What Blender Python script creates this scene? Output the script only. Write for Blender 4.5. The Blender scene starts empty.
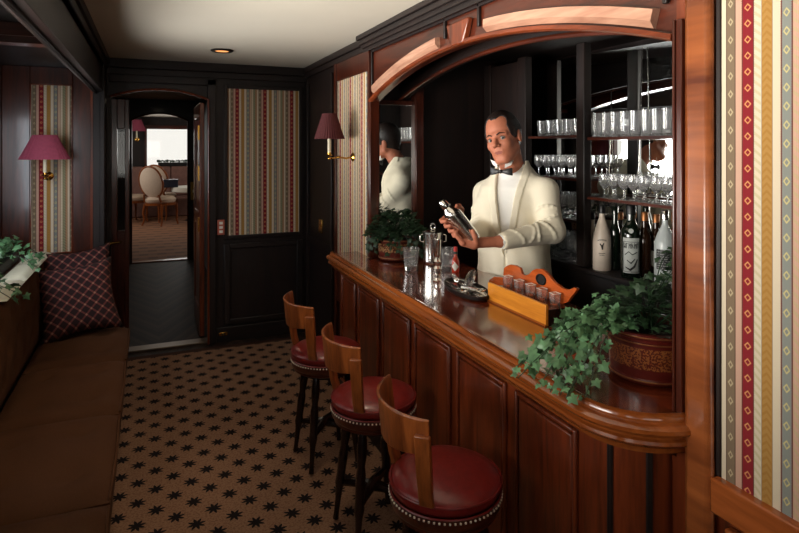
import bpy, math, random
import numpy as np
from mathutils import Vector, Matrix
R = math.radians
random.seed(7)
C = bpy.context.scene.collection

# ------------------------------------------------------------------ camera, world, lights, exposure
F, TH, EYE, HOR = 585.0, math.atan(249.5/585.0), 1.6, 147.0
cam_d = bpy.data.cameras.new('camera'); cam = bpy.data.objects.new('camera', cam_d); C.objects.link(cam)
cam.location = (0, 0, EYE); cam.rotation_euler = (R(90), 0, -TH)
cam_d.sensor_width = 36; cam_d.lens = F/799*36; cam_d.shift_y = -(266.5-HOR)/799; cam_d.clip_start = .02
bpy.context.scene.camera = cam
vs = bpy.context.scene.view_settings
vs.view_transform = 'Standard'; vs.look = 'None'; vs.gamma = 1; vs.use_curve_mapping = False
vs.exposure = 0.0
w = bpy.data.worlds.new('world'); bpy.context.scene.world = w; w.use_nodes = True
w.node_tree.nodes['Background'].inputs[0].default_value = (1, .97, .9, 1)
w.node_tree.nodes['Background'].inputs[1].default_value = 1.0

def area(name, loc, direction, sx, sy, power, col=(1, .95, .86), spread=180):
    l = bpy.data.lights.new(name, 'AREA'); l.shape = 'RECTANGLE'; l.size = sx; l.size_y = sy
    l.energy = power; l.color = col; l.spread = R(spread)
    o = bpy.data.objects.new(name, l); C.objects.link(o); o.location = loc
    o.rotation_euler = Vector(direction).to_track_quat('-Z', 'Y').to_euler(); return o
def spot(name, loc, target, power, angle, blend=.6, col=(1, .8, .58), rad=.04):
    l = bpy.data.lights.new(name, 'SPOT'); l.energy = power; l.color = col; l.spot_size = R(angle)
    l.spot_blend = blend; l.shadow_soft_size = rad
    o = bpy.data.objects.new(name, l); C.objects.link(o); o.location = loc
    o.rotation_euler = (Vector(target)-Vector(loc)).to_track_quat('-Z', 'Y').to_euler(); return o
# daylight through the saloon windows on the left and behind the photographer
area('window_daylight', (-1.02, 1.55, 1.42), (1, .08, 0.52), 1.6, .85, 45, spread=96)
area('window_daylight', (-1.02, -.75, 1.42), (1, .3, 0.62), 1.1, .85, 4, spread=110)
area('window_daylight', (-1.02, 3.58, 1.42), (1, -.25, 0.42), 1.2, .85, 16, (.97, .97, .96), spread=84)
area('window_daylight', (-1.02, 3.7, 1.45), (.42, 1, -.30), .7, .8, 6.0, (.86, .92, 1), spread=120)
area('rear_window_daylight', (.0, -1.82, 1.5), (.2, 1, .5), 1.5, .85, 2.5, spread=110)
area('far_window_daylight', (.4, 15.35, 1.65), (0, -1, -.1), 1.8, .9, 16, (1, .97, .92))
area('dining_window_daylight', (-1.75, 12.6, 1.6), (1, 0, -.1), 2.2, .7, 22, (1, .97, .92))
area('dining_window_daylight', (3.05, 12.6, 1.6), (-1, 0, -.1), 2.2, .7, 18, (1, .97, .92))
# a ceiling lamp in the vestibule beyond the doorway
area('vestibule_lamp', (.14, 6.4, 2.24), (0, 0, -1), .12, .12, 3.5, (1, .82, .62))
# the ceiling downlights and an added spot
spot('downlight_or_added_spot', (.46, 4.07, 2.22), (.46, 4.0, 0), 11, 74)
spot('downlight_or_added_spot', (.50, 2.35, 2.22), (.66, 2.45, 0), 15, 52)

spot('downlight_or_added_spot', (.0, 2.7, 2.22), (-.34, 2.95, .4), 16, 50)  # added out-of-view spot without a fixture, warms the sofa seat edge

# ------------------------------------------------------------------ pixel helpers (photo pixel -> point in the room)
def ang(px): return TH+math.atan((px-399.5)/F)
def at(px, py, d):
    r = (px-399.5)/F*d
    return Vector((d*math.sin(TH)+r*math.cos(TH), d*math.cos(TH)-r*math.sin(TH), EYE-(py-HOR)*d/F))
def on_x(px, py, X):
    Y = X/math.tan(ang(px)); d = Y*math.cos(TH)+X*math.sin(TH)
    return Vector((X, Y, EYE-(py-HOR)*d/F))
def on_y(px, py, Y):
    X = Y*math.tan(ang(px)); d = Y*math.cos(TH)+X*math.sin(TH)
    return Vector((X, Y, EYE-(py-HOR)*d/F))

# ------------------------------------------------------------------ materials
def hexc(r, g, b):
    f = lambda c: (c/255/12.92) if c/255 <= .04045 else ((c/255+.055)/1.055)**2.4
    return (f(r), f(g), f(b), 1)
def nt(name):
    m = bpy.data.materials.new(name); m.use_nodes = True
    return m, m.node_tree, m.node_tree.nodes, m.node_tree.links, m.node_tree.nodes['Principled BSDF']
def setp(b, **k):
    for a, v in k.items():
        key = {'rough': 'Roughness', 'metal': 'Metallic', 'spec': 'Specular IOR Level', 'coat': 'Coat Weight',
               'coat_r': 'Coat Roughness', 'trans': 'Transmission Weight', 'ior': 'IOR', 'col': 'Base Color',
               'sheen': 'Sheen Weight', 'sss': 'Subsurface Weight', 'emit': 'Emission Color', 'estr': 'Emission Strength', 'alpha': 'Alpha'}[a]
        b.inputs[key].default_value = v
def plain(name, col, rough=.5, noise=.12, nscale=30, bump=0, **k):
    m, t, N, L, b = nt(name)
    tc = N.new('ShaderNodeTexCoord'); no = N.new('ShaderNodeTexNoise'); no.inputs['Scale'].default_value = nscale
    no.inputs['Detail'].default_value = 3
    L.new(tc.outputs['Object'], no.inputs['Vector'])
    rp = N.new('ShaderNodeValToRGB'); L.new(no.outputs['Fac'], rp.inputs[0])
    rp.color_ramp.elements[0].position = .3; rp.color_ramp.elements[1].position = .7
    rp.color_ramp.elements[0].color = tuple(c*(1-noise) for c in col[:3])+(1,)
    rp.color_ramp.elements[1].color = tuple(min(1, c*(1+noise)) for c in col[:3])+(1,)
    L.new(rp.outputs[0], b.inputs['Base Color'])
    if bump:
        bp = N.new('ShaderNodeBump'); bp.inputs['Strength'].default_value = bump; bp.inputs['Distance'].default_value = .004
        L.new(no.outputs['Fac'], bp.inputs['Height']); L.new(bp.outputs[0], b.inputs['Normal'])
    setp(b, rough=rough, **k); return m
def wood(name, dark, light, axis='z', scale=1, rough=.28, coat=.5, figure=.5):
    m, t, N, L, b = nt(name)
    tc = N.new('ShaderNodeTexCoord'); mp = N.new('ShaderNodeMapping')
    s = [14*scale]*3; s['xyz'.index(axis)] = 1.3*scale; mp.inputs['Scale'].default_value = s
    L.new(tc.outputs['Object'], mp.inputs['Vector'])
    n1 = N.new('ShaderNodeTexNoise'); n1.inputs['Scale'].default_value = 1.0; n1.inputs['Detail'].default_value = 5; n1.inputs['Distortion'].default_value = 1.2
    n2 = N.new('ShaderNodeTexNoise'); n2.inputs['Scale'].default_value = 7; n2.inputs['Detail'].default_value = 2
    L.new(mp.outputs[0], n1.inputs['Vector']); L.new(mp.outputs[0], n2.inputs['Vector'])
    mx = N.new('ShaderNodeMath'); mx.operation = 'MULTIPLY_ADD'; L.new(n2.outputs['Fac'], mx.inputs[0]); mx.inputs[1].default_value = .35
    L.new(n1.outputs['Fac'], mx.inputs[2])
    rp = N.new('ShaderNodeValToRGB'); L.new(mx.outputs[0], rp.inputs[0])
    rp.color_ramp.elements[0].position = .45; rp.color_ramp.elements[1].position = .85
    rp.color_ramp.elements[0].color = dark; rp.color_ramp.elements[1].color = light
    L.new(rp.outputs[0], b.inputs['Base Color'])
    setp(b, rough=rough, coat=coat, coat_r=.12, spec=.4); return m
MW = {}
for ax in 'xyz':
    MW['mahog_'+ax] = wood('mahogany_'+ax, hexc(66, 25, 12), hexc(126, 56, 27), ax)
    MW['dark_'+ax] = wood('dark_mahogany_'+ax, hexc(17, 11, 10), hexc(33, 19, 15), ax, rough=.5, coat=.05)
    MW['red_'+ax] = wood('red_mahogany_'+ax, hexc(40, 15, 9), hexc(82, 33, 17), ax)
MW['stool'] = wood('stool_walnut', hexc(84, 38, 16), hexc(156, 84, 38), 'z', 1.4, .3, .4)
MW['leg'] = wood('stool_leg_ebony', hexc(22, 14, 12), hexc(40, 22, 16), 'z', 1, .25, .5)
MW['top'] = wood('bar_top_mahogany', hexc(78, 28, 14), hexc(128, 52, 26), 'y', 1, .16, 1)
MW['nose'] = wood('nosing_mahogany', hexc(112, 52, 20), hexc(156, 84, 36), 'y', .7, .13, 1)
MW['rail'] = wood('orange_brown_rail_wood', hexc(100, 46, 19), hexc(172, 92, 44), 'y', .8, .22, .7)
MW['seatwood'] = wood('stool_seat_frame_wood', hexc(44, 16, 10), hexc(92, 38, 20), 'x', 1.2, .28, .5)
MW['column'] = wood('figured_mahogany', hexc(88, 38, 16), hexc(166, 92, 46), 'y', .45, .3, .4)
MW['arch'] = wood('arch_wood_window_sheen', hexc(150, 104, 84), hexc(190, 146, 122), 'y', 1, .3, .4)  # pale tint paints in the window light that the arch band reflects
MW['gold'] = wood('golden_oak', hexc(190, 110, 30), hexc(226, 146, 48), 'y', 1.5, .3, .4)
MW['orange'] = wood('orange_mahogany', hexc(150, 62, 22), hexc(196, 92, 38), 'y', 1.5, .25, .6)
M = {}
M['ceiling'] = plain('ceiling_paint', hexc(206, 197, 180), .8, .02, 3)
M['brass'] = plain('brass', hexc(214, 166, 84), .22, .05, 20, metal=1)
M['chrome'] = plain('chrome', hexc(236, 233, 228), .17, .03, 20, metal=1)
M['leather'] = plain('red_leather', hexc(118, 28, 26), .32, .14, 60, .08, coat=.25, coat_r=.25)
M['nail'] = plain('nickel_nail', hexc(246, 240, 226), .35, .02, 20, metal=.4)
M['black'] = plain('black_satin', hexc(14, 13, 14), .4, .1)
M['jacket'] = plain('ivory_jacket_cloth', hexc(240, 230, 206), .8, .03, 300, .06, sheen=.15)
M['shirt'] = plain('white_shirt_cloth', hexc(240, 238, 232), .75, .02, 200)
M['skin'] = plain('skin', hexc(184, 112, 84), .6, .06, 50, sss=.0)
M['lips'] = plain('lips', hexc(146, 78, 62), .65, .05)
M['hair'] = plain('dark_brown_hair', hexc(34, 22, 18), .5, .4, 160, .5)
M['eyew'] = plain('eye_white', hexc(150, 138, 130), .2, .02)
M['iris'] = plain('eye_iris', hexc(28, 22, 22), .15, .1)
M['terra'] = plain('sofa_cloth', hexc(80, 50, 30), .85, .12, 240, .15, spec=.15)
M['pad'] = plain('ledge_pad_cream', hexc(226, 222, 198), .55, .05, 30)
M['leaf'] = plain('ivy_leaf_light', hexc(82, 120, 82), .38, .5, 26, spec=.4)
M['leafd'] = plain('ivy_leaf_dark', hexc(30, 54, 30), .5, .35, 18)
M['soil'] = plain('potting_soil', hexc(30, 22, 16), .9, .3, 80, .4)
M['shade'] = plain('plum_pleated_shade', hexc(150, 62, 84), .8, .1, 60)
M['shade2'] = plain('dark_red_shade', hexc(72, 14, 17), .8, .1, 60)
M['candle'] = plain('ivory_candle_tube', hexc(232, 220, 190), .5, .03)
M['cream'] = plain('cream_upholstery', hexc(196, 172, 150), .8, .08, 60)
M['linen'] = plain('white_linen', hexc(226, 222, 210), .8, .03)
M['saloon'] = plain('far_sofa_cloth', hexc(120, 84, 74), .8, .15, 12)
M['bulb'] = plain('lamp_reflector', hexc(230, 150, 90), .3, .05, 20, emit=hexc(255, 170, 100), estr=1.2)
def glassm(name, col=(1, 1, 1, 1), rough=.0, ior=1.5, tw=1.0):
    m, t, N, L, b = nt(name)
    no = N.new('ShaderNodeTexNoise'); no.inputs['Scale'].default_value = 40
    tc = N.new('ShaderNodeTexCoord'); L.new(tc.outputs['Object'], no.inputs['Vector'])
    bp = N.new('ShaderNodeBump'); bp.inputs['Strength'].default_value = .05; bp.inputs['Distance'].default_value = .001
    L.new(no.outputs['Fac'], bp.inputs['Height']); L.new(bp.outputs[0], b.inputs['Normal'])
    setp(b, col=col, rough=rough, trans=tw, ior=ior); return m
M['glass'] = glassm('drinking_glass', tw=.93); M['clear_bottle'] = glassm('clear_bottle_glass', (.82, .88, .88, 1), .25, tw=.5)
M['green_bottle'] = plain('dark_green_bottle', hexc(14, 24, 16), .08, .1, 20, coat=.6)
M['pale_bottle'] = plain('frosted_cream_bottle', hexc(222, 206, 190), .35, .04)
M['tan_bottle'] = plain('amber_bottle', hexc(40, 22, 12), .12, .1)
def thin_glass(name):
    m = bpy.data.materials.new(name); m.use_nodes = True; N = m.node_tree.nodes; L = m.node_tree.links; N.clear()
    o = N.new('ShaderNodeOutputMaterial'); mx = N.new('ShaderNodeMixShader'); tr = N.new('ShaderNodeBsdfTransparent')
    gl = N.new('ShaderNodeBsdfGlossy'); gl.inputs['Roughness'].default_value = .02; fr = N.new('ShaderNodeFresnel'); fr.inputs[0].default_value = 1.45
    L.new(fr.outputs[0], mx.inputs[0]); L.new(tr.outputs[0], mx.inputs[1]); L.new(gl.outputs[0], mx.inputs[2]); L.new(mx.outputs[0], o.inputs[0]); return m
M['pane'] = thin_glass('window_glass')
m, t, N, L, b = nt('mirror_silver'); setp(b, col=(.82, .84, .82, 1), metal=1, rough=.01); M['mirror'] = m

class NB:      # tiny node-math builder
    def __init__(s, name):
        s.m, s.t, s.N, s.L, s.b = nt(name); tc = s.N.new('ShaderNodeTexCoord'); sp = s.N.new('ShaderNodeSeparateXYZ')
        s.L.new(tc.outputs['Object'], sp.inputs[0]); s.x, s.y, s.z = sp.outputs; s.obj = tc.outputs['Object']
    def op(s, o, a, b=None, c=None):
        n = s.N.new('ShaderNodeMath'); n.operation = o
        for i, v in enumerate((a, b, c)):
            if v is None: continue
            if isinstance(v, (int, float)): n.inputs[i].default_value = v
            else: s.L.new(v, n.inputs[i])
        return n.outputs[0]
    def mix(s, f, a, b):
        n = s.N.new('ShaderNodeMix'); n.data_type = 'RGBA'
        for i, v in ((0, f), (6, a), (7, b)):
            if isinstance(v, (int, float, tuple)): n.inputs[i].default_value = v
            else: s.L.new(v, n.inputs[i])
        return n.outputs[2]
    def noise(s, scale, detail=2):
        n = s.N.new('ShaderNodeTexNoise'); n.inputs['Scale'].default_value = scale; n.inputs['Detail'].default_value = detail
        s.L.new(s.obj, n.inputs['Vector']); return n.outputs['Fac']

SEQ = [('cream', .012), ('brown', .022), ('pink', .018), ('red', .027), ('cream', .019), ('gold', .024), ('cream', .020), ('blue', .023),
       ('pink', .018), ('cream', .013), ('green', .017), ('tan', .015)]
SCOL = dict(cream=hexc(206, 192, 168), brown=hexc(120, 102, 82), pink=hexc(192, 154, 134), red=hexc(128, 28, 36), gold=hexc(168, 126, 66),
            blue=hexc(128, 132, 126), green=hexc(122, 122, 98), tan=hexc(166, 118, 90))
PER = sum(a for _, a in SEQ)
def stripes(name, axis, u0, sgn=1, tone=1.0):
    q = NB(name)
    c = {'x': q.x, 'y': q.y}[axis]
    u = q.op('MULTIPLY', q.op('SUBTRACT', c, u0), sgn)
    um = q.op('FLOORED_MODULO', u, PER) if False else q.op('MULTIPLY', q.op('FRACT', q.op('DIVIDE', q.op('ADD', u, 40*PER), PER)), PER)
    rp = q.N.new('ShaderNodeValToRGB'); cr = rp.color_ramp; cr.interpolation = 'CONSTANT'
    q.L.new(q.op('DIVIDE', um, PER), rp.inputs[0])
    p = 0; cen = {}; first = True
    for nm, wd in SEQ:
        if nm in ('red', 'blue', 'gold', 'brown'): cen[nm] = (p+wd/2, wd)
        if first: e = cr.elements[0]; e.position = 0; cr.elements.remove(cr.elements[1]); first = False
        else:
            e0 = cr.elements.new((p-.0008)/PER); e0.color = hexc(70, 34, 28)
            e = cr.elements.new((p+.0008)/PER)
        e.color = SCOL[nm]; p += wd
    col = rp.outputs[0]
    def diamonds(col, nm, per, ink, inner, outer, off=0):
        u0_, wd = cen[nm]
        du = q.op('DIVIDE', q.op('ABSOLUTE', q.op('SUBTRACT', um, u0_)), wd*.5)
        v = q.op('ABSOLUTE', q.op('SUBTRACT', q.op('FRACT', q.op('DIVIDE', q.op('ADD', q.z, off), per)), .5))
        dd = q.op('ADD', du, q.op('MULTIPLY', v, 2.6))
        ring = q.op('MULTIPLY', q.op('LESS_THAN', dd, outer), q.op('GREATER_THAN', dd, inner))
        return q.mix(ring, col, ink)
    col = diamonds(col, 'red', .0365, hexc(206, 140, 90), .40, .66)
    col = diamonds(col, 'blue', .040, hexc(198, 184, 124), .42, .66, .013)
    col = diamonds(col, 'brown', .042, hexc(176, 160, 128), .3, .62, .02)
    # slanted weave marks on the cream bands, zigzag on the gold band
    sl = q.op('FRACT', q.op('MULTIPLY', q.op('ADD', q.z, q.op('MULTIPLY', um, .8)), 52))
    lum = q.op('LESS_THAN', sl, .42)
    isc = q.op('MULTIPLY', q.op('GREATER_THAN', um, cen['red'][0]+.0155), q.op('LESS_THAN', um, cen['red'][0]+.031))
    isc2 = q.op('GREATER_THAN', um, cen['blue'][0]+.013)
    col = q.mix(q.op('MULTIPLY', q.op('MULTIPLY', lum, q.op('ADD', isc, isc2)), .5), col, hexc(176, 164, 120))
    gu = q.op('LESS_THAN', q.op('ABSOLUTE', q.op('SUBTRACT', um, cen['gold'][0])), .0105)
    zz = q.op('FRACT', q.op('MULTIPLY', q.op('ADD', q.z, q.op('ABSOLUTE', q.op('SUBTRACT', um, cen['gold'][0]))), 60))
    col = q.mix(q.op('MULTIPLY', q.op('MULTIPLY', gu, q.op('LESS_THAN', zz, .4)), .55), col, hexc(150, 104, 36))
    # picked dots beside red and blue bands
    dots = q.op('LESS_THAN', q.op('FRACT', q.op('MULTIPLY', q.z, 190)), .5)
    ed = None
    for nm in ('red', 'blue'):
        e_ = q.op('LESS_THAN', q.op('ABSOLUTE', q.op('SUBTRACT', q.op('ABSOLUTE', q.op('SUBTRACT', um, cen[nm][0])), cen[nm][1]/2)), .0022)
        ed = e_ if ed is None else q.op('MAXIMUM', ed, e_)
    col = q.mix(q.op('MULTIPLY', q.op('MULTIPLY', ed, dots), .85), col, hexc(110, 28, 30))
    fine = q.op('MULTIPLY_ADD', q.noise(500, 1), .16, .92)
    mul = q.N.new('ShaderNodeMix'); mul.data_type = 'RGBA'; mul.blend_type = 'MULTIPLY'; mul.inputs[0].default_value = 1
    q.L.new(col, mul.inputs[6]); cb = q.N.new('ShaderNodeCombineColor')
    for i in range(3): q.L.new(fine, cb.inputs[i])
    q.L.new(cb.outputs[0], mul.inputs[7]); q.L.new(mul.outputs[2], q.b.inputs['Base Color'])
    setp(q.b, rough=.8, sheen=.1, spec=.2); return q.m
M['stripe_r'] = stripes('striped_fabric_bar_wall', 'y', .974, -1)
M['stripe_f'] = stripes('striped_fabric_beyond_bar', 'y', 4.05, -1)
M['stripe_b'] = stripes('striped_fabric_back_wall', 'x', .60, 1)
M['stripe_l'] = stripes('striped_fabric_alcove', 'x', -.765, 1)

def rug_mat():
    q = NB('star_carpet'); ax, ay = .155, .170
    def star(x0, y0):
        fx = q.op('MULTIPLY', q.op('SUBTRACT', q.op('FRACT', q.op('DIVIDE', q.op('SUBTRACT', q.x, x0-ax/2-10*ax), ax)), .5), ax)
        fy = q.op('MULTIPLY', q.op('SUBTRACT', q.op('FRACT', q.op('DIVIDE', q.op('SUBTRACT', q.y, y0-ay/2-20*ay), ay)), .5), ay)
        r = q.op('SQRT', q.op('ADD', q.op('MULTIPLY', fx, fx), q.op('MULTIPLY', fy, fy)))
        a = q.op('ARCTAN2', fy, fx)
        tri = q.op('ABSOLUTE', q.op('SUBTRACT', q.op('FRACT', q.op('DIVIDE', q.op('ADD', a, 10.0), math.pi/4)), .5))
        return q.op('LESS_THAN', r, q.op('MULTIPLY_ADD', tri, .046, .017))
    s = q.op('MAXIMUM', star(.568, 2.519), star(.568+ax/2, 2.519+ay/2))
    spk = q.op('GREATER_THAN', q.noise(110, 2), .53)
    base = q.mix(q.op('MULTIPLY', spk, .45), hexc(132, 100, 78), hexc(84, 56, 42))
    border = q.op('GREATER_THAN', q.y, 4.80)
    col = q.mix(s, base, hexc(20, 13, 15)); col = q.mix(border, col, hexc(60, 38, 30))
    q.L.new(col, q.b.inputs['Base Color']); setp(q.b, rough=.9, spec=.15)
    bp = q.N.new('ShaderNodeBump'); bp.inputs['Strength'].default_value = .3; bp.inputs['Distance'].default_value = .003
    q.L.new(q.noise(300, 1), bp.inputs['Height']); q.L.new(bp.outputs[0], q.b.inputs['Normal']); return q.m
M['rug'] = rug_mat()
def herringbone():
    q = NB('herringbone_parquet'); wv = 1.15
    fx = q.op('ABSOLUTE', q.op('SUBTRACT', q.op('FRACT', q.op('DIVIDE', q.op('ADD', q.x, 10*wv-.07), wv)), .5))
    v = q.op('ADD', q.y, q.op('MULTIPLY', fx, wv*2.0)); pl = q.op('DIVIDE', v, .11)
    edge = q.op('LESS_THAN', q.op('FRACT', pl), .07)
    cid = q.op('FRACT', q.op('MULTIPLY', q.op('FLOOR', pl), .377))
    col = q.mix(cid, hexc(17, 12, 11), hexc(52, 38, 31)); col = q.mix(edge, col, hexc(10, 7, 6))
    q.L.new(col, q.b.inputs['Base Color']); setp(q.b, rough=.55, spec=.1); return q.m
M['parquet'] = herringbone()
def far_carpet():
    q = NB('dining_carpet'); s = q.op('LESS_THAN', q.op('FRACT', q.op('MULTIPLY', q.y, 3.2)), .45)
    t2 = q.op('LESS_THAN', q.op('FRACT', q.op('MULTIPLY', q.op('ADD', q.x, q.op('MULTIPLY', q.op('FLOOR', q.op('MULTIPLY', q.y, 3.2)), .13)), 4)), .5)
    col = q.mix(q.op('MULTIPLY', s, q.op('MULTIPLY_ADD', t2, .4, .4)), hexc(142, 96, 66), hexc(96, 60, 42))
    q.L.new(col, q.b.inputs['Base Color']); setp(q.b, rough=.9); return q.m
M['fcarpet'] = far_carpet()
def plaid():
    q = NB('plaid_pillow_cloth')
    def ln(c, o): return q.op('LESS_THAN', q.op('ABSOLUTE', q.op('SUBTRACT', q.op('FRACT', q.op('DIVIDE', q.op('ADD', c, 5+o), .048)), .5)), .12)
    a = q.op('MULTIPLY', q.op('ADD', q.x, q.z), .75); b_ = q.op('MULTIPLY', q.op('SUBTRACT', q.x, q.z), .75)
    f = q.op('MAXIMUM', ln(a, 0), ln(b_, 0)); both = q.op('MULTIPLY', ln(a, 0), ln(b_, 0))
    col = q.mix(f, hexc(38, 13, 17), hexc(104, 52, 48)); col = q.mix(both, col, hexc(160, 112, 92))
    q.L.new(col, q.b.inputs['Base Color']); setp(q.b, rough=.85); return q.m
M['plaid'] = plaid()
def pot_mat(name, base, ink, z0, z1, scale=38):
    q = NB(name); n = q.noise(scale, 4)
    band = q.op('MULTIPLY', q.op('GREATER_THAN', q.z, z0), q.op('LESS_THAN', q.z, z1))
    f = q.op('MULTIPLY', band, q.op('GREATER_THAN', n, .5))
    q.L.new(q.mix(f, base, ink), q.b.inputs['Base Color']); setp(q.b, rough=.3, coat=.5); return q.m
M['pot_near'] = pot_mat('lacquered_planter', hexc(84, 24, 18), hexc(140, 84, 44), .045, .105, 190)
M['pot_far'] = pot_mat('painted_planter', hexc(90, 32, 24), hexc(176, 136, 92), .05, .10, 110)
def label_mat(name, paper, ink, n=12, seed=0):
    q = NB(name); v = q.op('FRACT', q.op('MULTIPLY', q.z, 95)); s = q.op('LESS_THAN', v, .42)
    nn = q.noise(150, 2); f = q.op('MAXIMUM', s, q.op('GREATER_THAN', nn, .50))
    q.L.new(q.mix(f, paper, ink), q.b.inputs['Base Color']); setp(q.b, rough=.5); return q.m
M['label_b'] = plain('silver_bottle_label', hexc(182, 186, 182), .5, .1, 200)
M['label_c'] = label_mat('black_bottle_label', hexc(120, 122, 120), hexc(12, 14, 16))

# ------------------------------------------------------------------ mesh helpers
def wloc(o):
    v = Vector((0, 0, 0))
    while o is not None: v = v+o.location; o = o.parent
    return v
class MB:
    def __init__(s): s.v = []; s.f = []; s.mi = []
    def add(s, vs_, fs, mi=0):
        k = len(s.v); s.v += [tuple(v) for v in vs_]; s.f += [tuple(i+k for i in f) for f in fs]; s.mi += [mi]*len(fs); return s
    def box(s, a, b, mi=0, mat=None):
        x0, y0, z0 = a; x1, y1, z1 = b
        x0, x1 = sorted((x0, x1)); y0, y1 = sorted((y0, y1)); z0, z1 = sorted((z0, z1))
        vs_ = [Vector(p) for p in ((x0,y0,z0),(x1,y0,z0),(x1,y1,z0),(x0,y1,z0),(x0,y0,z1),(x1,y0,z1),(x1,y1,z1),(x0,y1,z1))]
        if mat is not None: vs_ = [mat @ v for v in vs_]
        return s.add(vs_, [(0,3,2,1),(4,5,6,7),(0,1,5,4),(1,2,6,5),(2,3,7,6),(3,0,4,7)], mi)
    def lathe(s, prof, seg=24, mat=None, mi=0, sx=1, sy=1, fl=0, caps=True):
        vs_ = []; fs = []; n = len(prof)
        for k in range(seg):
            a = 2*math.pi*k/seg; rr = 1-(fl if k % 2 else 0)
            for r, z in prof: vs_.append(Vector((r*rr*math.cos(a)*sx, r*rr*math.sin(a)*sy, z)))
        for k in range(seg):
            k2 = (k+1) % seg
            for j in range(n-1): fs.append((k*n+j, k2*n+j, k2*n+j+1, k*n+j+1))
        if caps:
            if prof[0][0] > 1e-4: fs.append(tuple(k*n for k in range(seg))[::-1])
            if prof[-1][0] > 1e-4: fs.append(tuple(k*n+n-1 for k in range(seg)))
        if mat is not None: vs_ = [mat @ v for v in vs_]
        return s.add(vs_, fs, mi)
    def tube(s, pts, rad, seg=8, mi=0, closed=False, flat=1):
        pts = [Vector(p) for p in pts]; n = len(pts); rad = rad if isinstance(rad, (list, tuple)) else [rad]*n
        vs_ = []; fs = []; up = None
        for i, p in enumerate(pts):
            a = pts[(i-1) % n] if (closed or i > 0) else p; b = pts[(i+1) % n] if (closed or i < n-1) else p
            t = (b-a).normalized()
            if up is None: up = Vector((0, 0, 1)) if abs(t.z) < .9 else Vector((1, 0, 0))
            sd = t.cross(up).normalized(); u2 = sd.cross(t).normalized(); up = u2
            for k in range(seg):
                an = 2*math.pi*k/seg; vs_.append(p+sd*math.cos(an)*rad[i]+u2*math.sin(an)*rad[i]*flat)
        for i in range(n if closed else n-1):
            j = (i+1) % n
            for k in range(seg): fs.append((i*seg+k, i*seg+(k+1) % seg, j*seg+(k+1) % seg, j*seg+k))
        if not closed: fs += [tuple(range(seg))[::-1], tuple((n-1)*seg+k for k in range(seg))]
        return s.add(vs_, fs, mi)
    def prism(s, poly, d0, d1, fn, mi=0):     # fn(u,v,d)->point ; closed solid of a 2D polygon between d0 and d1
        n = len(poly); vs_ = [fn(u, v, d0) for u, v in poly]+[fn(u, v, d1) for u, v in poly]
        fs = [tuple(range(n))[::-1], tuple(range(n, 2*n))]+[(i, (i+1) % n, n+(i+1) % n, n+i) for i in range(n)]
        return s.add(vs_, fs, mi)
    def grid(s, rows, mi=0, closed_u=False):
        n = len(rows[0]); vs_ = [p for r_ in rows for p in r_]; fs = []
        for i in range(len(rows)-1):
            for j in range(n if closed_u else n-1):
                fs.append((i*n+j, i*n+(j+1) % n, (i+1)*n+(j+1) % n, (i+1)*n+j))
        return s.add(vs_, fs, mi)
    def sphere(s, c, r, seg=12, mi=0, sc=(1, 1, 1)):
        pr = [(max(1e-5, math.sin(math.pi*i/(seg//2))*r), -math.cos(math.pi*i/(seg//2))*r) for i in range(seg//2+1)]
        return s.lathe(pr, seg, Matrix.Translation(c) @ Matrix.Diagonal((*sc, 1)), mi)
    def build(s, name, mats, parent=None, smooth=True, bevel=0, origin=False, subsurf=0):
        me = bpy.data.meshes.new(name); o = bpy.data.objects.new(name, me)
        if parent is not None: off = wloc(parent)
        elif origin:
            a = np.array(s.v); off = Vector((float((a[:,0].min()+a[:,0].max())/2), float((a[:,1].min()+a[:,1].max())/2), float(a[:,2].min()))); o.location = off
        else: off = Vector((0, 0, 0))
        me.from_pydata([(v[0]-off.x, v[1]-off.y, v[2]-off.z) for v in s.v], [], s.f)
        for m_ in (mats if isinstance(mats, (list, tuple)) else [mats]): me.materials.append(m_)
        if any(s.mi): me.polygons.foreach_set('material_index', s.mi)
        me.validate(); me.update()
        import bmesh
        bm = bmesh.new(); bm.from_mesh(me); bmesh.ops.recalc_face_normals(bm, faces=bm.faces); bm.to_mesh(me); bm.free()
        if smooth:
            me.polygons.foreach_set('use_smooth', [True]*len(me.polygons)); me.set_sharp_from_angle(angle=R(38))
        C.objects.link(o)
        if parent is not None: o.parent = parent
        if bevel:
            bv = o.modifiers.new('bevel', 'BEVEL'); bv.width = bevel; bv.segments = 2; bv.limit_method = 'ANGLE'; bv.harden_normals = False
        if subsurf:
            ss = o.modifiers.new('subsurf', 'SUBSURF'); ss.levels = subsurf; ss.render_levels = subsurf
        return o
def tag(o, label=None, cat=None, group=None, kind=None):
    if label: o['label'] = label
    if cat: o['category'] = cat
    if group: o['group'] = group
    if kind: o['kind'] = kind
    return o
def thing(name, loc, label, cat, group=None, rz=0):
    o = bpy.data.objects.new(name, None); C.objects.link(o); o.location = loc; o.rotation_euler.z = rz
    o.empty_display_size = .05
    return tag(o, label, cat, group)
def dup(o, loc=None, rz=None, label=None, group=None, parent=None):
    c = o.copy(); C.objects.link(c); c.parent = parent
    if loc is not None: c.location = loc
    if rz is not None: c.rotation_euler.z = rz
    if label: c['label'] = label
    if group: c['group'] = group
    for ch in list(o.children): dup(ch, parent=c)
    return c
def S(name, mb, mat, parent=None, **k):
    o = mb.build(name, mat, parent, **k)
    if parent is None: o['kind'] = 'structure'
    return o

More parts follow.
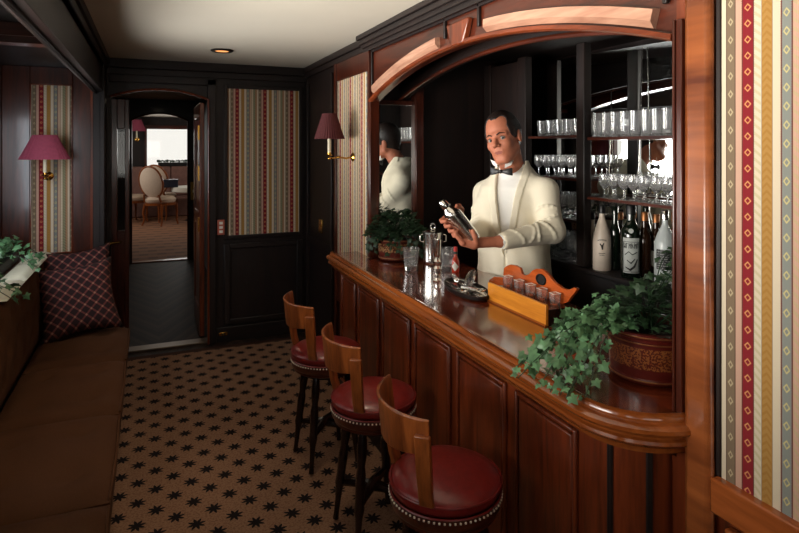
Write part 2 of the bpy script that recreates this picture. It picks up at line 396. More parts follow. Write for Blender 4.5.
# ------------------------------------------------------------------ the room
CZ, WX, BY = 2.28, 1.25, 5.0
LX = -.31           # edge of the main ceiling, left
dk, mh, rd = (lambda a: MW['dark_'+a]), (lambda a: MW['mahog_'+a]), (lambda a: MW['red_'+a])
S('floor', MB().box((-1.7, -1.8, -.06), (3.0, 9.0, 0)), M['parquet'])
S('floor_dining', MB().box((-1.7, 9.0, -.06), (3.0, 15.6, .004)), M['fcarpet'])
S('ceiling', MB().box((LX, -1.8, CZ), (WX+.1, BY, CZ+.06)), M['ceiling'])
S('ceiling_vestibule', MB().box((-.6, BY+.12, 2.26), (.9, 8.8, 2.32)), M['ceiling'])
S('ceiling_dining', MB().box((-1.7, 8.92, 2.32), (3.0, 15.6, 2.38)), M['ceiling'])
S('ceiling_alcove', MB().box((-1.05, -1.8, 2.16), (LX, 4.8, 2.22)), dk('y'))
# beam between main ceiling and window alcove
b_ = MB().box((LX-.035, -1.8, 1.995), (LX, 4.9, CZ)); b_.box((LX-.06, -1.8, 1.985), (LX-.035, 4.9, 2.03)); b_.box((LX-.11, -1.8, 2.05), (LX-.06, 4.9, 2.17))
b_.tube([(LX-.045, -1.8, 1.985), (LX-.045, 4.88, 1.985)], .006, 8)
S('trim_1', b_, dk('y'), bevel=.004)
b_ = MB().box((LX, -1.8, CZ-.05), (LX+.03, 4.95, CZ)); b_.box((LX, -1.8, CZ-.09), (LX+.015, 4.95, CZ-.05))
S('trim_2', b_, dk('y'), bevel=.004)
b_ = MB()
for y in (3.1,): b_.box((-1.0, y, 2.07), (LX-.06, y+.10, 2.16)); b_.box((-1.0, y-.02, 2.10), (LX-.06, y, 2.16))
S('trim_3', b_, MW['red_x'], bevel=.004)
# left wall: low panelling, windows, piers
wl = MB().box((-1.05, -1.8, 0), (-.93, 4.8, .86)); wl.box((-1.05, -1.8, 1.93), (-.93, 4.8, 2.16))
for y0, y1 in ((-1.8, -1.4), (-.15, .30), (2.5, 2.85), (4.3, 4.8)): wl.box((-1.05, y0, .86), (-.93, y1, 1.93))
S('wall_left', wl, MW['red_z'])
for i, (y0, y1) in enumerate(((-1.4, -.15), (.30, 2.5), (2.85, 4.3))):
    fr = MB()
    for a, b in (((y0, .86), (y0+.04, 1.93)), ((y1-.04, .86), (y1, 1.93)), ((y0+.04, .86), (y1-.04, .90)), ((y0+.04, 1.89), (y1-.04, 1.93))):
        fr.box((-1.0, a[0], a[1]), (-.92, b[0], b[1]))
    wn = S('window_%d' % (i+1), fr, MW['red_z'], bevel=.003)
    MB().box((-.985, y0+.04, .90), (-.98, y1-.04, 1.89)).build('pane', M['pane'], wn)
# left end wall of the alcove, with fabric panel
EY = 4.75
pl, pr, pb, pt = -.765, -.505, .852, 2.04
we = MB().box((-1.05, EY, 0), (-.30, EY+.25, 2.28))
S('wall_alcove_end', we, dk('z'))
p = MB().box((pl, EY-.006, pb), (pr, EY, pt)); S('trim_4', p, M['stripe_l'])
fr = MB(); fr.box((pr, EY-.02, .55), (-.385, EY, 2.16)); fr.box((-.93, EY-.02, .55), (pl, EY, 2.16))
fr.box((pl, EY-.02, pt), (pr, EY, 2.16)); fr.box((pl, EY-.02, .55), (pr, EY, pb))
S('trim_5', fr, MW['red_z'], bevel=.004)
fr = MB()
for a, b, c, d in ((pl, pb, pl+.008, pt), (pr-.008, pb, pr, pt), (pl, pb, pr, pb+.008), (pl, pt-.008, pr, pt)): fr.box((a, EY-.026, b), (c, EY-.014, d))
fr.box((-.393, EY-.03, .55), (-.375, EY, 2.16))
S('trim_6', fr, MW['mahog_z'], bevel=.002)
S('trim_7', MB().box((-.375, EY-.06, 0), (LX+.012, EY, 2.28)).box((LX-.02, EY-.085, 0), (LX+.012, EY-.06, 2.28)), dk('z'), bevel=.004)

# generic wall with an arched opening in the XZ plane (or YZ plane)
def arch_pts(u0, u1, zs, zp, n=20):
    c = (u1-u0)/2; h = zp-zs; Rr = (c*c+h*h)/(2*h); cz = zp-Rr; um = (u0+u1)/2
    return [(u0+(u1-u0)*i/n, cz+math.sqrt(max(0, Rr*Rr-(u0+(u1-u0)*i/n-um)**2))) for i in range(n+1)]
def spandrel(mb, u0, u1, zs, zp, ztop, fn, d0, d1, n=20):
    A = arch_pts(u0, u1, zs, zp, n)
    for i in range(n):
        mb.prism([A[i], A[i+1], (A[i+1][0], ztop), (A[i][0], ztop)], d0, d1, fn)
fXZ = lambda u, v, d: (u, d, v)
fYZ = lambda u, v, d: (d, u, v)
DX0, DX1 = -.285, .44
wb = MB().box((-.30, BY, 0), (DX0, BY+.12, CZ)); wb.box((DX1, BY, 0), (WX+.1, BY+.12, CZ))
spandrel(wb, DX0, DX1, 1.985, 2.055, CZ, fXZ, BY, BY+.12)
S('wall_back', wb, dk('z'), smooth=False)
# casing + arch moulding
cs = MB().box((DX0-.02, BY-.03, 0), (DX0+.012, BY, 1.985)); cs.box((DX1-.012, BY-.03, 0), (DX1+.055, BY, 2.15)); cs.box((DX0, BY-.03, 2.10), (DX1+.055, BY, 2.16))
S('trim_8', cs, dk('z'), bevel=.004)
A = arch_pts(DX0, DX1, 1.985, 2.055); mb = MB(); mb.tube([(u, BY-.012, v) for u, v in A], .009, 8)
mb.tube([(DX1-.004, BY-.03, 0), (DX1-.004, BY-.03, 1.985)], .008, 8)
S('trim_9', mb, MW['mahog_z'])
# cornice and frame on the back wall
mb = MB().box((LX, BY-.05, CZ-.07), (WX, BY, CZ)); mb.box((LX, BY-.025, CZ-.12), (WX, BY, CZ-.07)); S('trim_10', mb, dk('x'), bevel=.004)
bx0, bx1, bz0, bz1 = .588, 1.185, .87, 2.083
S('trim_11', MB().box((bx0, BY-.006, bz0), (bx1, BY, bz1)), M['stripe_b'])
fr = MB()
for a, b, c, d in ((bx0-.03, bz0-.03, bx0, bz1+.03), (bx1, bz0-.03, bx1+.03, bz1+.03), (bx0, bz0-.03, bx1, bz0), (bx0, bz1, bx1, bz1+.03),
                   (bx0-.03, .14, bx0+.02, .80), (bx1-.02, .14, bx1+.03, .80), (bx0+.02, .14, bx1-.02, .18), (bx0+.02, .76, bx1-.02, .80)): fr.box((a, BY-.02, b), (c, BY, d))
S('trim_12', fr, dk('z'), bevel=.005)
S('baseboard_back', MB().box((.50, BY-.025, 0), (WX, BY, .12)), dk('x'), bevel=.004)
# right wall beyond the bar
S('wall_right_far', MB().box((WX, 3.38, 0), (WX+.045, BY, CZ)), dk('z'))
sy0, sy1, sz0, sz1 = 3.40, 4.05, .82, 2.07
S('trim_13', MB().box((WX-.006, sy0, sz0), (WX, sy1, sz1)), M['stripe_f'])
fr = MB().box((WX-.02, sy1, 0), (WX, sy1+.055, 2.2)); fr.box((WX-.016, sy0, sz1), (WX, sy1, 2.2)); fr.box((WX-.016, 3.63, .5), (WX, sy1, sz0))
S('trim_14', fr, MW['red_z'], bevel=.003)
fr = MB().box((WX-.02, sy1+.12, .1), (WX, sy1+.16, 2.15)); fr.box((WX-.02, BY-.12, .1), (WX, BY-.08, 2.15)); fr.box((WX-.02, sy1+.16, .80), (WX, BY-.12, .86))
S('trim_15', fr, dk('z'), bevel=.004)
# bar wall: arched opening
OY0, OY1, OS, OP = 1.108, 3.36, 1.875, 2.045
ww = MB(); spandrel(ww, OY0, OY1, OS, OP, CZ, fYZ, WX, WX+.045, 28); ww.box((WX, OY1, 0), (WX+.045, 3.38, CZ))
S('wall_right_spandrel', ww, MW['red_y'], smooth=False)
ww = MB().box((WX, .0, 0), (WX+.10, OY0, CZ)); ww.box((WX, -1.8, 0), (WX+.1, 0, CZ)); ww.box((WX, OY0, 0), (WX+.04, OY1, .80))
S('wall_right_near', ww, MW['mahog_z'])
# frames of the spandrel panels: raised moulding strip + chamfered arch band with window sheen in its colour + keystone
A = arch_pts(OY0, OY1, OS, OP, 40)
def band(off0, off1, x0, x1, chamfer, rng, zs_off=0):
    mb = MB(); c0 = Vector(((OY0+OY1)/2, 0))
    h = OP-OS; cc = (OY1-OY0)/2; Rr = (cc*cc+h*h)/(2*h); cz = OP-Rr; um = (OY0+OY1)/2
    rows = []
    for i in range(rng[2]+1):
        t = rng[0]+(rng[1]-rng[0])*i/rng[2]; a = t
        rows.append([(x_, um+math.sin(a)*(Rr+o_), cz+math.cos(a)*(Rr+o_)) for o_, x_ in ((off0, WX), (off0, x0), (off0+chamfer, x1), (off1-chamfer*.2, x1), (off1, x0), (off1, WX))])
    mb.grid(rows); n = 6
    mb.f.append(tuple(range(n))); mb.f.append(tuple(len(mb.v)-n+k for k in range(n))[::-1]); mb.mi += [0, 0]; return mb
h = OP-OS; cc = (OY1-OY0)/2; Rr = (cc*cc+h*h)/(2*h); amax = math.asin(cc/Rr)
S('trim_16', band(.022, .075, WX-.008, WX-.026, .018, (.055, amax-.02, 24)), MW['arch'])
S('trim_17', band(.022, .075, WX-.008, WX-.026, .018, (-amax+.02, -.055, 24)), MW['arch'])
S('trim_18', band(-.004, .016, WX-.016, WX-.024, .006, (-amax, amax, 48)), MW['mahog_y'])
ym = (OY0+OY1)/2
mb = MB().prism([(ym-.055, OP-.004), (ym+.055, OP-.004), (ym+.10, OP+.10), (ym-.10, OP+.10)], WX-.03, WX, fYZ); S('trim_19', mb, MW['mahog_z'], bevel=.008)
fr = MB()
for y in (OY0+.02, OY1-.03, ym+.14, ym-.16): fr.box((WX-.014, y, OS+.1 if y in (OY0+.02, OY1-.03) else OP+.05), (WX, y+.016, 2.2))
fr.box((WX-.014, OY0+.02, 2.175), (WX, OY1-.01, 2.19)); S('trim_20', fr, MW['dark_z'], bevel=.003)
# niche arch on the inside face
mb = MB(); spandrel(mb, OY0, 3.52, 1.90, 2.06, 2.2, fYZ, 1.50, 1.54, 28); S('trim_21', mb, MW['dark_y'], smooth=False)
Ai = arch_pts(OY0, 3.52, 1.90, 2.06, 30); S('trim_22', MB().tube([(1.495, u, v) for u, v in Ai], .011, 8), MW['red_y'])
# jamb posts of the opening
mb = MB().box((WX-.016, OY0-.030, .925), (WX, OY0-.002, OS+.05)); mb.box((WX-.022, OY0-.012, .925), (WX-.016, OY0-.004, OS+.05)); S('trim_23', mb, MW['red_z'], bevel=.004)
mb = MB().box((WX-.030, OY0-.12, 0), (WX, OY0-.044, 2.19))
S('trim_24', mb, MW['column'], bevel=.016)
mb = MB().box((WX-.018, OY1-.012, .925), (WX+.045, OY1, OS+.01)); mb.box((WX-.02, OY1+.004, .925), (WX, OY1+.036, 2.2)); S('trim_25', mb, MW['red_z'], bevel=.004)
# crown mouldings right
mb = MB()
mb.box((WX-.035, -1.8, CZ-.045), (WX, BY, CZ)); mb.box((WX-.02, -1.8, CZ-.085), (WX, BY, CZ-.045))
S('trim_26', mb, dk('y'), bevel=.005)
mb = MB()
for i, (o_, z_) in enumerate(((.085, .0), (.07, .028), (.052, .048), (.036, .072))): mb.box((WX-o_, -1.8, CZ-z_-.026), (WX-.034, 3.42, CZ-z_))
S('trim_27', mb, dk('y'), bevel=.006)
# striped panel by the bar, its rail and wainscot
S('trim_28', MB().box((WX-.006, -.6, .818), (WX, .974, 2.17)), M['stripe_r'])
S('trim_35', MB().box((WX-.010, .974, .818), (WX, .988, 2.19)), MW['dark_z'], bevel=.003)
mb = MB().box((WX-.03, -1.2, .735), (WX, .988, .818)); S('trim_29', mb, MW['rail'], bevel=.006)
mb = MB()
for o_, z0, z1 in ((.024, .70, .715), (.034, .665, .69), (.026, .63, .65)): mb.box((WX-o_, -1.2, z0), (WX, .955, z1))
for o_, y in ((.03, .94), (.022, .915)): mb.box((WX-o_, y, .10), (WX, y+.014, .69))
S('trim_30', mb, MW['rail'], bevel=.005)
# rear wall (behind the photographer)
rw = MB().box((-1.05, -1.8, 0), (WX+.1, -1.74, 1.0)); rw.box((-1.05, -1.8, 2.0), (WX+.1, -1.74, 2.28)); rw.box((-1.05, -1.8, 1.0), (-.85, -1.74, 2.0)); rw.box((.85, -1.8, 1.0), (WX+.1, -1.74, 2.0))
S('wall_rear', rw, MW['red_z'])
wn = S('window_4', MB().box((-.85, -1.79, 1.0), (-.81, -1.73, 2.0)).box((.81, -1.79, 1.0), (.85, -1.73, 2.0)).box((-.81, -1.79, 1.0), (.81, -1.73, 1.04)).box((-.81, -1.79, 1.96), (.81, -1.73, 2.0)), MW['red_z'])
MB().box((-.81, -1.77, 1.04), (.81, -1.765, 1.96)).build('pane', M['pane'], wn)
# bar room shell: far end, near end, back, lid
S('wall_bar_far', MB().box((WX+.045, 3.52, 0), (2.62, 3.60, 2.28)), dk('z'))
S('wall_bar_near', MB().box((WX+.1, .95, 0), (2.62, 1.03, 2.28)), dk('z'))
S('wall_bar_back', MB().box((2.54, 1.03, 0), (2.62, 3.52, 2.28)), dk('z'))
S('ceiling_bar', MB().box((WX+.045, 1.03, 2.2), (2.54, 3.52, 2.26)), dk('y'))
# vestibule and dining room shells
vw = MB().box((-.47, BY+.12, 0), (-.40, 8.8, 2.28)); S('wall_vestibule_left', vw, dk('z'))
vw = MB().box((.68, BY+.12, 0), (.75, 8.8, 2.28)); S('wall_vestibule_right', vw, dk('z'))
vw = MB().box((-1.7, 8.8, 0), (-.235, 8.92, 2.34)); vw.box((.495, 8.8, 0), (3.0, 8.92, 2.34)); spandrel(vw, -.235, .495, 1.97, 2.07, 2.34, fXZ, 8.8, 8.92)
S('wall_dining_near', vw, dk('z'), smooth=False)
mb = MB().tube([(u, 8.79, v) for u, v in arch_pts(-.235, .495, 1.97, 2.07)], .012, 8); mb.tube([(.495, 8.79, 0), (.495, 8.79, 1.97)], .012, 8); mb.tube([(-.235, 8.79, 0), (-.235, 8.79, 1.97)], .012, 8)
S('trim_31', mb, MW['red_z'])
fw0 = on_y(147, 129, 15.2); fw1 = on_y(190.5, 165.5, 15.2); fw1.x = 1.35
vw = MB().box((-1.7, 15.2, 0), (fw0.x, 15.3, 2.34)); vw.box((fw1.x, 15.2, 0), (3.0, 15.3, 2.34)); vw.box((fw0.x, 15.2, 0), (fw1.x, 15.3, fw1.z)); vw.box((fw0.x, 15.2, fw0.z), (fw1.x, 15.3, 2.34))
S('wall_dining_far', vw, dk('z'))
fr = MB().box((fw0.x-.05, 15.17, fw0.z), (fw1.x+.05, 15.2, fw0.z+.09)); fr.box((fw0.x-.06, 15.17, fw1.z-.05), (fw1.x+.05, 15.2, fw1.z)); fr.box((fw0.x-.05, 15.17, fw1.z), (fw0.x, 15.2, fw0.z)); fr.box((fw1.x, 15.17, fw1.z), (fw1.x+.05, 15.2, fw0.z))
wn = S('window_5', fr, MW['red_x'], bevel=.005); MB().box((fw0.x, 15.24, fw1.z), (fw1.x, 15.245, fw0.z)).build('pane', M['pane'], wn)
for nm, xa, xb in (('wall_dining_left', -1.7, -1.62), ('wall_dining_right', 2.92, 3.0)):
    vw = MB().box((xa, 8.92, 0), (xb, 15.2, 1.2)); vw.box((xa, 8.92, 2.0), (xb, 15.2, 2.32)); vw.box((xa, 8.92, 1.2), (xb, 11.4, 2.0)); vw.box((xa, 13.8, 1.2), (xb, 15.2, 2.0)); S(nm, vw, dk('z'))
S('trim_32', MB().box((DX0, BY, 0), (DX1, BY+.12, .012)), plain('threshold_metal', hexc(120, 104, 88), .35, .1, 20, metal=.6), bevel=.003)
S('trim_33', MB().box((-.235, 8.8, 0), (.495, 8.92, .014)), MW['mahog_x'])

# doors
d1 = MB(); dx0, dx1 = DX0+.006, DX0+.135
d1.box((dx0, BY+.02, .013), (dx0+.045, BY+.055, 1.97)); d1.box((dx1-.03, BY+.02, .013), (dx1, BY+.055, 1.97)); d1.box((dx0+.045, BY+.02, .013), (dx1-.03, BY+.055, .95)); d1.box((dx0+.045, BY+.02, 1.74), (dx1-.03, BY+.055, 1.97))
dr = S('door_1', d1, MW['red_z'], bevel=.004)
MB().box((dx0+.045, BY+.035, .95), (dx1-.03, BY+.04, 1.74)).build('pane', M['pane'], dr)
hp = on_y(107.5, 243, BY+.015); hh = MB().box((hp.x-.018, BY+.008, hp.z-.10), (hp.x+.018, BY+.02, hp.z+.10)); hh.tube([(hp.x, BY+.01, hp.z), (hp.x, BY-.045, hp.z), (hp.x+.10, BY-.05, hp.z+.01)], .009, 8)
hh.build('door_handle', M['brass'], dr)
d2 = MB(); hx = DX1-.02
for a, b, c, d in ((5.15, .015, 5.25, 1.97), (5.75, .015, 5.85, 1.97), (5.25, .015, 5.75, .22), (5.25, .92, 5.75, 1.04), (5.25, 1.85, 5.75, 1.97)): d2.box((hx-.04, a, b), (hx, c, d))
d2.box((hx-.03, 5.25, .22), (hx-.01, 5.75, .92)); d2.box((hx-.03, 5.25, 1.04), (hx-.01, 5.75, 1.85))
dr2 = S('door_2', d2, MW['mahog_z'], bevel=.006)
hh = MB()
for z in (1.72, 1.38, .95): hh.box((hx-.052, 5.16, z-.06), (hx-.04, 5.19, z+.06))
hh.build('hinge', M['brass'], dr2)

# ------------------------------------------------------------------ rug and sofa
rg = MB().box((-.16, -1.6, .001), (1.11, 4.86, .010)).build('patterned_rug', M['rug'])
tag(rg, 'tan speckled carpet runner with dark eight-pointed stars on the bar floor', 'rug')

bq = thing('banquette_sofa', (-.45, 1.6, 0), 'long brown button-tufted banquette sofa under the left windows', 'sofa')
MB().box((-.92, -1.5, .0), (-.17, 4.70, .30)).build('base', MW['dark_y'], bq, bevel=.006)
def cushion(y0, y1):
    nx, ny = 12, 18; x0, x1 = -.63, -.125; rows = []
    for i in range(nx+1):
        u = i/nx; x = x0+(x1-x0)*u; row = []
        for j in range(ny+1):
            v = j/ny; y = y0+.008+(y1-y0-.016)*v
            e = min(1, (1-abs(2*u-1)**6))*min(1, (1-abs(2*v-1)**6)); z = .385+.045*e**.5
            for bu in (.25, .72):
                for bv in (.25, .75):
                    dd = ((u-bu)*(x1-x0))**2+((v-bv)*(y1-y0))**2; z -= .026*math.exp(-dd/.0012)+.016*math.exp(-dd/.014)
            row.append((x, y, z))
        rows.append(row)
    mb = MB().grid(rows)
    k = len(mb.v); per = [i*(ny+1) for i in range(nx+1)]+[nx*(ny+1)+j for j in range(1, ny+1)]+[i*(ny+1)+ny for i in range(nx-1, -1, -1)]+[j for j in range(ny-1, 0, -1)]
    low = [(mb.v[q][0], mb.v[q][1], .303) for q in per]; mb.v += low; n = len(per)
    for i in range(n): mb.f.append((per[i], per[(i+1) % n], k+(i+1) % n, k+i)); mb.mi.append(0)
    mb.f.append(tuple(k+i for i in range(n))); mb.mi.append(0)
    return mb
ys = [-.70, .03, .76, 1.49, 2.22, 2.945, 3.66, 4.32]
for a, b in zip(ys[:-1], ys[1:]):
    c_ = cushion(a, b).build('seat_cushion', M['terra'], bq)
    MB().tube([(-.128, a+.02, .388), (-.122, (a+b)/2, .389), (-.128, b-.02, .388)], .006, 6).build('piping', M['terra'], c_)
def backrest():
    mb = MB(); rows = []; ny = 150
    for i in range(15):
        t_ = i/14; row = []
        for j in range(ny+1):
            y = -.7+5.38*j/ny; z = .40+.445*t_; x = -.635-.02*t_
            bulge = .018*(1-abs(2*t_-1)**6)
            for bz, off in ((.50, 0), (.63, .12), (.76, 0)):
                yy = ((y+off) % .24)-.12; dd = yy*yy+(z-bz)**2; bulge -= .030*math.exp(-dd/.0007)+.007*math.exp(-abs(abs(yy)-abs(z-bz)*.92)/.012)*.5
            row.append((x+bulge, y, z))
        rows.append(row)
    top = [(-.70, r_[1], .848) for r_ in rows[-1]]; rows.append(top)
    return mb.grid(rows)
bk = backrest().build('backrest', M['terra'], bq)
MB().box((-.90, -1.5, .302), (-.66, 4.68, .84)).build('back_frame', MW['dark_y'], bq)

# cream pads on the window ledge
ledge = S('trim_34', MB().box((-.92, -1.5, .842), (-.70, 4.70, .858)), MW['red_y'])
first = None
for k in range(11):
    y0 = 3.95-k*.46+.28
    if y0 < -1: break
    mb = MB(); nx, ny = 6, 10; rows = []
    for i in range(nx+1):
        u = i/nx; rows.append([(-.765+.135*u, y0+.445*j/ny+.008, .862+.024*((1-abs(2*u-1)**4)*(1-abs(2*j/ny-1)**8))**.5) for j in range(ny+1)])
    mb.grid(rows); mb.box((-.764, y0+.010, .859), (-.631, y0+.451, .864))
    o = mb.build('ledge_pad', M['pad'], origin=True)
    where = ['farthest one, beside the plaid pillows', 'second from the plaid pillows', 'third from the plaid pillows', 'fourth from the plaid pillows', 'fifth from the plaid pillows'][k] if k < 5 else None
    if k > 2: bpy.data.objects.remove(o); break
    tag(o, 'cream pad on top of the sofa back, '+where, 'pad', 'cream pads along the window ledge')

def pillow(name, c, w_, h_, th_, rz, tilt, label):
    mb = MB(); n = 16; R3 = Matrix.Rotation(rz, 4, 'Z') @ Matrix.Rotation(tilt, 4, 'X')
    for sgn in (1, -1):
        rows = []
        for i in range(n+1):
            u = 2*i/n-1; row = []
            for j in range(n+1):
                v = 2*j/n-1; pin = 1-.10*(1-abs(v)**2) if abs(u) > .0 else 1
                x = u*w_/2*(1-.13*(1-v*v)*abs(u)**2); z = v*h_/2*(1-.17*(1-u*u)*abs(v)**2)
                y = sgn*th_/2*((1-u**4)*(1-v**4))**.6
                row.append(Vector((x, y, z)))
            rows.append(row)
        mb.grid(rows)
    o = mb.build(name, M['plaid'])
    bm_ = o.data
    import bmesh
    bm = bmesh.new(); bm.from_mesh(bm_); bmesh.ops.remove_doubles(bm, verts=bm.verts, dist=.0005); bmesh.ops.recalc_face_normals(bm, faces=bm.faces); bm.to_mesh(bm_); bm.free()
    o.location = c; o.rotation_euler = (tilt, R(-4), rz)
    return tag(o, label, 'pillow', 'plaid pillows at the end of the sofa')
pillow('plaid_pillow', (-.455, 4.50, .665), .46, .54, .14, R(8), R(-24), 'dark red plaid pillow at the sofa end, rear one against the wall')
pillow('plaid_pillow', (-.42, 4.24, .630), .46, .50, .14, R(14), R(-30), 'dark red plaid pillow at the sofa end, in front of the other')

# ------------------------------------------------------------------ bar counter
def bar_path(off=0.0, n=14):
    """outline of the bar front, from the far end to the near end, pushed inwards by off"""
    r_ = .215; xf = 1.045
    pts = [(xf+off, 3.62), (xf+off, 1.045+r_)]
    cx, cy = xf+r_, 1.045+r_
    for i in range(1, n+1):
        a = math.pi+(math.pi/2)*i/n; pts.append((cx+(r_-off)*math.cos(a), cy+(r_-off)*math.sin(a)))
    return pts   # ends on the wall plane X=1.26
T = .92
bar = thing('bar_counter', (1.3, 2.4, 0), 'curved mahogany bar counter with rolled nosing and panelled front', 'bar')
pth = bar_path(.02)
poly = [(min(x, 1.248), y) for x, y in pth if x < 1.249]+[(1.248, pth[-1][1])]
poly = poly+[(1.248, 1.122), (1.68, 1.122), (1.68, 3.512), (1.305, 3.512), (1.305, 3.355), (1.248, 3.355), (1.248, 3.62)]
MB().prism(poly, T-.055, T, lambda u, v, d: (u, v, d)).build('countertop', MW['top'], bar, smooth=False)
prof = [(.045, T+.0015), (.041, T+.007), (.030, T+.010), (.020, T+.006), (.016, T-.001), (.016, T-.006), (.010, T-.008), (-.002, T-.010), (-.009, T-.017), (-.010, T-.026), (-.004, T-.034), (.008, T-.037), (.012, T-.040), (.012, T-.046), (.004, T-.050), (.002, T-.058), (.008, T-.066), (.020, T-.070), (.026, T-.078), (.030, T-.090), (.05, T-.094)]
rows = []
for o_, z_ in prof:
    pp = bar_path(o_, 18); seg = []
    for i in range(24): t_ = i/24; seg.append((pp[0][0], pp[0][1]+(pp[1][1]-pp[0][1])*t_, z_))
    seg += [(min(x, 1.248), y, z_) for x, y in pp[1:]]; rows.append(seg)
mb = MB().grid(rows); n = len(rows[0])
mb.f.append(tuple(i*n for i in range(len(prof)))); mb.mi.append(0)
mb.build('nosing', MW['nose'], bar)
poly = [(x, y) for x, y in bar_path(.075) if x < 1.248]
poly += [(1.248, poly[-1][1]), (1.248, 3.60)]; poly[0] = (poly[0][0], 3.60)
body = MB().prism(poly, .012, T-.075, lambda u, v, d: (u, v, d)).build('front_body', MW['mahog_z'], bar, smooth=False)
xf = 1.045+.075
ypan = [1.30, 1.66, 2.06, 2.46, 2.86, 3.24, 3.56]
for a, b in zip(ypan[:-1], ypan[1:]):
    mb = MB(); z0, z1 = .16, .775
    mb.box((xf-.010, a+.05, z0), (xf, b-.05, z1))
    for c in ((a+.028, z0-.022, a+.042, z1+.022), (b-.042, z0-.022, b-.028, z1+.022), (a+.042, z0-.022, b-.042, z0-.008), (a+.042, z1+.008, b-.042, z1+.022)):
        mb.box((xf-.014, c[0], c[1]), (xf, c[2], c[3]))
    mb.build('front_panel', MW['mahog_z'], bar, bevel=.005)
mb = MB()
for a in (math.pi+.32, math.pi+.36, math.pi+1.02, math.pi+1.06):
    cx, cy = 1.26, 1.26; r_ = .215-.075
    mb.tube([(cx+(r_+.001)*math.cos(a), cy+(r_+.001)*math.sin(a), .10), (cx+(r_+.001)*math.cos(a), cy+(r_+.001)*math.sin(a), T-.09)], .006, 6)
mb.build('corner_moulding', MW['dark_z'], bar)
rows = []
for o_, z_ in ((.075, .012), (.055, .012), (.055, .095), (.062, .11), (.075, .115)):
    pp = bar_path(o_, 12); rows.append([(pp[0][0], 3.60, z_)]+[(min(x, 1.248), y, z_) for x, y in pp[1:]])
MB().grid(rows).build('plinth', MW['dark_y'], bar)
# working side of the bar
MB().box((1.36, 1.13, .012), (1.60, 3.50, T-.056)).build('back_body', MW['dark_y'], bar)

# ------------------------------------------------------------------ bar stools
def make_stool():
    t = thing('bar_stool', (0, 0, 0), 'x', 'stool')
    sh = .580
    MB().lathe([(.0, sh-.055), (.158, sh-.055), (.170, sh-.045), (.174, sh-.030), (.172, sh-.018), (.160, sh-.006), (.13, sh+.006), (.07, sh+.013), (1e-5, sh+.015)], 48).build('seat', M['leather'], t)
    mb = MB()
    for z_, rr in ((sh-.018, .1745), (sh-.052, .1735)):
        mb.tube([(rr*math.cos(a), rr*math.sin(a), z_) for a in np.linspace(0, 2*math.pi, 48, endpoint=False)], .0032, 6, closed=True)
    mb.build('piping', M['leather'], t)
    mb = MB()
    for k in range(72):
        a = 2*math.pi*k/72; mb.sphere((.1755*math.cos(a), .1755*math.sin(a), sh-.0615), .0040, 6)
    mb.build('nail_trim', M['nail'], t)
    MB().lathe([(.0, sh-.115), (.150, sh-.115), (.163, sh-.108), (.163, sh-.098), (.170, sh-.092), (.174, sh-.085), (.174, sh-.0555), (.1, sh-.0555)], 48).build('seat_frame', MW['seatwood'], t)
    MB().lathe([(.0, sh-.135), (.12, sh-.135), (.12, sh-.115), (0, sh-.115)], 32).build('swivel_plate', M['black'], t)
    for ax, ay in ((1, 1), (1, -1), (-1, 1), (-1, -1)):
        tp = Vector((ax*.082, ay*.082, sh-.125)); bt = Vector((ax*.122, ay*.122, .012)); n = 14
        rad = [.014, .019, .021, .019, .015, .020, .020, .019, .018, .021, .015, .013, .012, .011, .013]
        MB().tube([tp.lerp(bt, i/n) for i in range(n+1)], rad, 10).build('leg', MW['leg'], t)
    for s in (1, -1):
        q0 = Vector((-.108, -.108*s, .17)); q1 = Vector((.108, .108*s, .17))
        MB().tube([q0.lerp(q1, i/8) + Vector((0, 0, .02*math.sin(math.pi*i/8)+(.004*s))) for i in range(9)], [.012, .014, .017, .02, .024, .02, .017, .014, .012], 8).build('stretcher', MW['leg'], t)
    # curved back, opening towards +X
    rows = []; n = 26
    for i in range(n+1):
        f_ = i/n*2-1; a = math.pi+f_*R(53)
        zt = .824+.004*(1-f_); zb = .725-.02*math.cos(f_*math.pi*.5)
        c_ = 0; row = []
        for r_, z_ in ((.202, zb), (.212, zt-.012), (.216, zt), (.207, zt+.003), (.202, zt-.008), (.188, zb)):
            row.append((c_+r_*math.cos(a), r_*math.sin(a), z_))
        rows.append(row)
    mb = MB().grid(rows, closed_u=True); mb.f.append(tuple(range(6))); mb.f.append(tuple(len(mb.v)-6+k for k in range(6))[::-1]); mb.mi += [0, 0]
    mb.build('backrest', MW['stool'], t, bevel=.002)
    for s in (1, -1):
        a = math.pi+s*R(48); ca, sa = math.cos(a), math.sin(a); tg = Vector((-sa, ca, 0)); rd_ = Vector((ca, sa, 0))
        rows = []
        for z_, rr, w_ in ((.562, .165, .023), (.572, .166, .022), (.60, .176, .022), (.68, .190, .024), (.775, .204, .024), (.782, .204, .023)):
            p0 = rd_*rr; rows.append([p0-tg*w_+Vector((0, 0, z_)), p0+tg*w_+Vector((0, 0, z_)), p0+tg*w_+rd_*.018+Vector((0, 0, z_)), p0-tg*w_+rd_*.018+Vector((0, 0, z_))])
        mb = MB().grid(rows, closed_u=True); mb.f += [(0, 1, 2, 3), tuple(len(mb.v)-4+k for k in range(4))]; mb.mi += [0, 0]
        mb.build('back_upright', MW['stool'], t, bevel=.004)
    return t
st = make_stool(); G = 'red leather bar stools along the bar'
st.location = (.852, 1.632, .01); st.rotation_euler.z = R(-3); tag(st, 'curved-back bar stool with red leather seat, nearest to the camera', group=G)
dup(st, (.855, 2.28, .01), R(3), 'curved-back bar stool with red leather seat, middle one of the row')
dup(st, (.828, 2.90, .01), R(5), 'curved-back bar stool with red leather seat, farthest one near the back wall')

